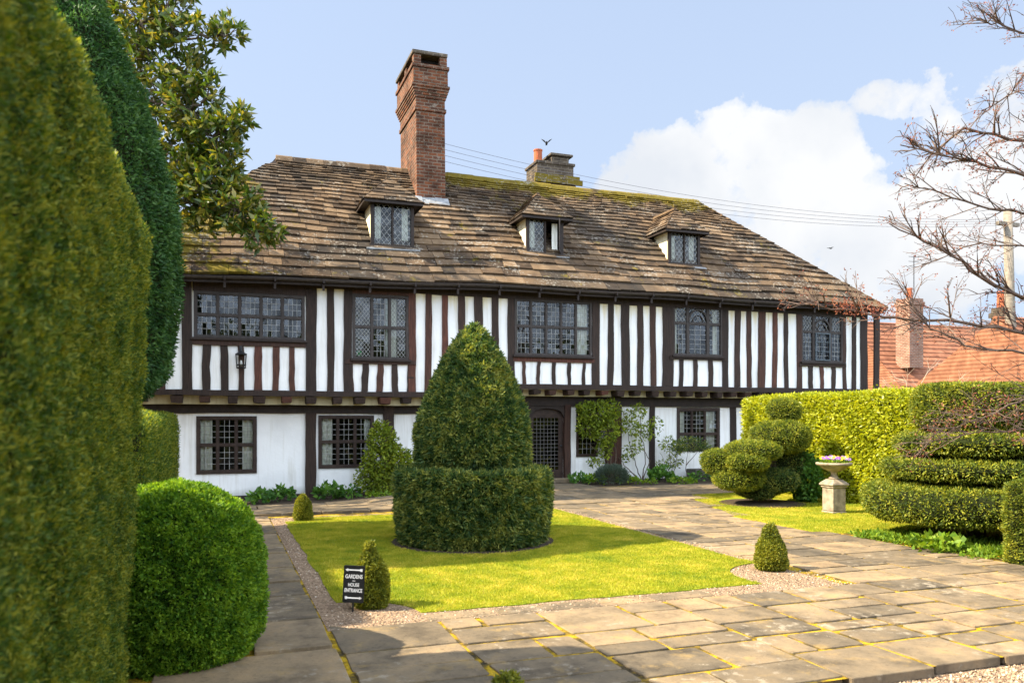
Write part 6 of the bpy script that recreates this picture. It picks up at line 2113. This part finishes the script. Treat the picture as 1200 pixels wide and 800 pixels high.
behind = ramp(nt, [(.42, (1, 1, 1)), (.62, (0, 0, 0))]); nt.links.new(math_n(nt, 'ADD', math_n(nt, 'MULTIPLY', sep.outputs[1], .5), .5), behind.inputs[0])
cl = None
for l_ in ((748, 222, 62, 44), (795, 190, 66, 46), (868, 165, 74, 48), (945, 168, 62, 46), (860, 200, 100, 70), (930, 215, 100, 75), (790, 235, 85, 55), (890, 160, 70, 38), (960, 190, 60, 50), (1060, 290, 170, 95), (980, 300, 200, 90), (1180, 122, 110, 46, .20), (1090, 108, 90, 26, .10), (730, 290, 110, 60), (1230, 230, 160, 110), (1110, 230, 90, 50), (1500, 200, 260, 140), (2300, 250, 500, 150), (-700, 330, 500, 90)):
    v = lump_n(*l_[:4])
    v = math_n(nt, 'MINIMUM', v, l_[4] if len(l_) > 4 else .42)
    cl = v if cl is None else math_n(nt, 'MAXIMUM', cl, v)
dens = math_n(nt, 'ADD', cl, wob)
dens = math_n(nt, 'MAXIMUM', dens, math_n(nt, 'SUBTRACT', math_n(nt, 'ADD', math_n(nt, 'MULTIPLY', behind.outputs[0], 1.5), wob), 1.0))  # extra unseen clouds added behind the camera to light the facade
cr = ramp(nt, [(.10, (0, 0, 0)), (.17, (.6, .6, .6)), (.32, (1, 1, 1))]); nt.links.new(dens, cr.inputs[0])
# soft shading inside the clouds
sh = ramp(nt, [(.38, (.82, .85, .90)), (.58, (1, 1, 1))]); nt.links.new(noise_n(nt, 6.0, 5, .5, vec=D), sh.inputs[0])
cloud_lum = mix(nt, behind.outputs[0], (3.22, 3.24, 3.26), (9.4, 10.6, 12.2))  # clouds out of view made far brighter, as fill light
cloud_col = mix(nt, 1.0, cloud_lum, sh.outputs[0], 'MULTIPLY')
# thin high veil that whitens towards the horizon
veil = ramp(nt, [(.0, (.92, .92, .92)), (.25, (.86, .86, .86)), (.5, (.72, .72, .72)), (1.0, (.35, .35, .35))]); nt.links.new(sep.outputs[2], veil.inputs[0])
s1 = mix(nt, veil.outputs[0], sky.outputs[0], (1.95, 2.32, 2.98))
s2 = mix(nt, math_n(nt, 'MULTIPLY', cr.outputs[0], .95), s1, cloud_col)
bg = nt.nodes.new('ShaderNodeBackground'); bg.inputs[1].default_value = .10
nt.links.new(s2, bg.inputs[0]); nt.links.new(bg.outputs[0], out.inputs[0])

cam = bpy.data.cameras.new('camera'); co = bpy.data.objects.new('camera', cam); COL.objects.link(co)
co.location = (0, 0, CZ); co.rotation_euler = (R(90), 0, -YAW)
cam.sensor_width = 36; cam.lens = FPX / 1200 * 36; cam.shift_y = (HOR - 400) / 1200
cam.clip_start = .05; cam.clip_end = 2000
cam.dof.use_dof = True; cam.dof.focus_distance = 15.0; cam.dof.aperture_fstop = 3.2
SC.camera = co
SC.view_settings.view_transform = 'Standard'; SC.view_settings.look = 'None'; SC.view_settings.gamma = 1; SC.view_settings.use_curve_mapping = False
SC.view_settings.exposure = 1.65
SC.cycles.max_bounces = 8; SC.cycles.transparent_max_bounces = 12; SC.cycles.use_denoising = True
SC.render.film_transparent = False
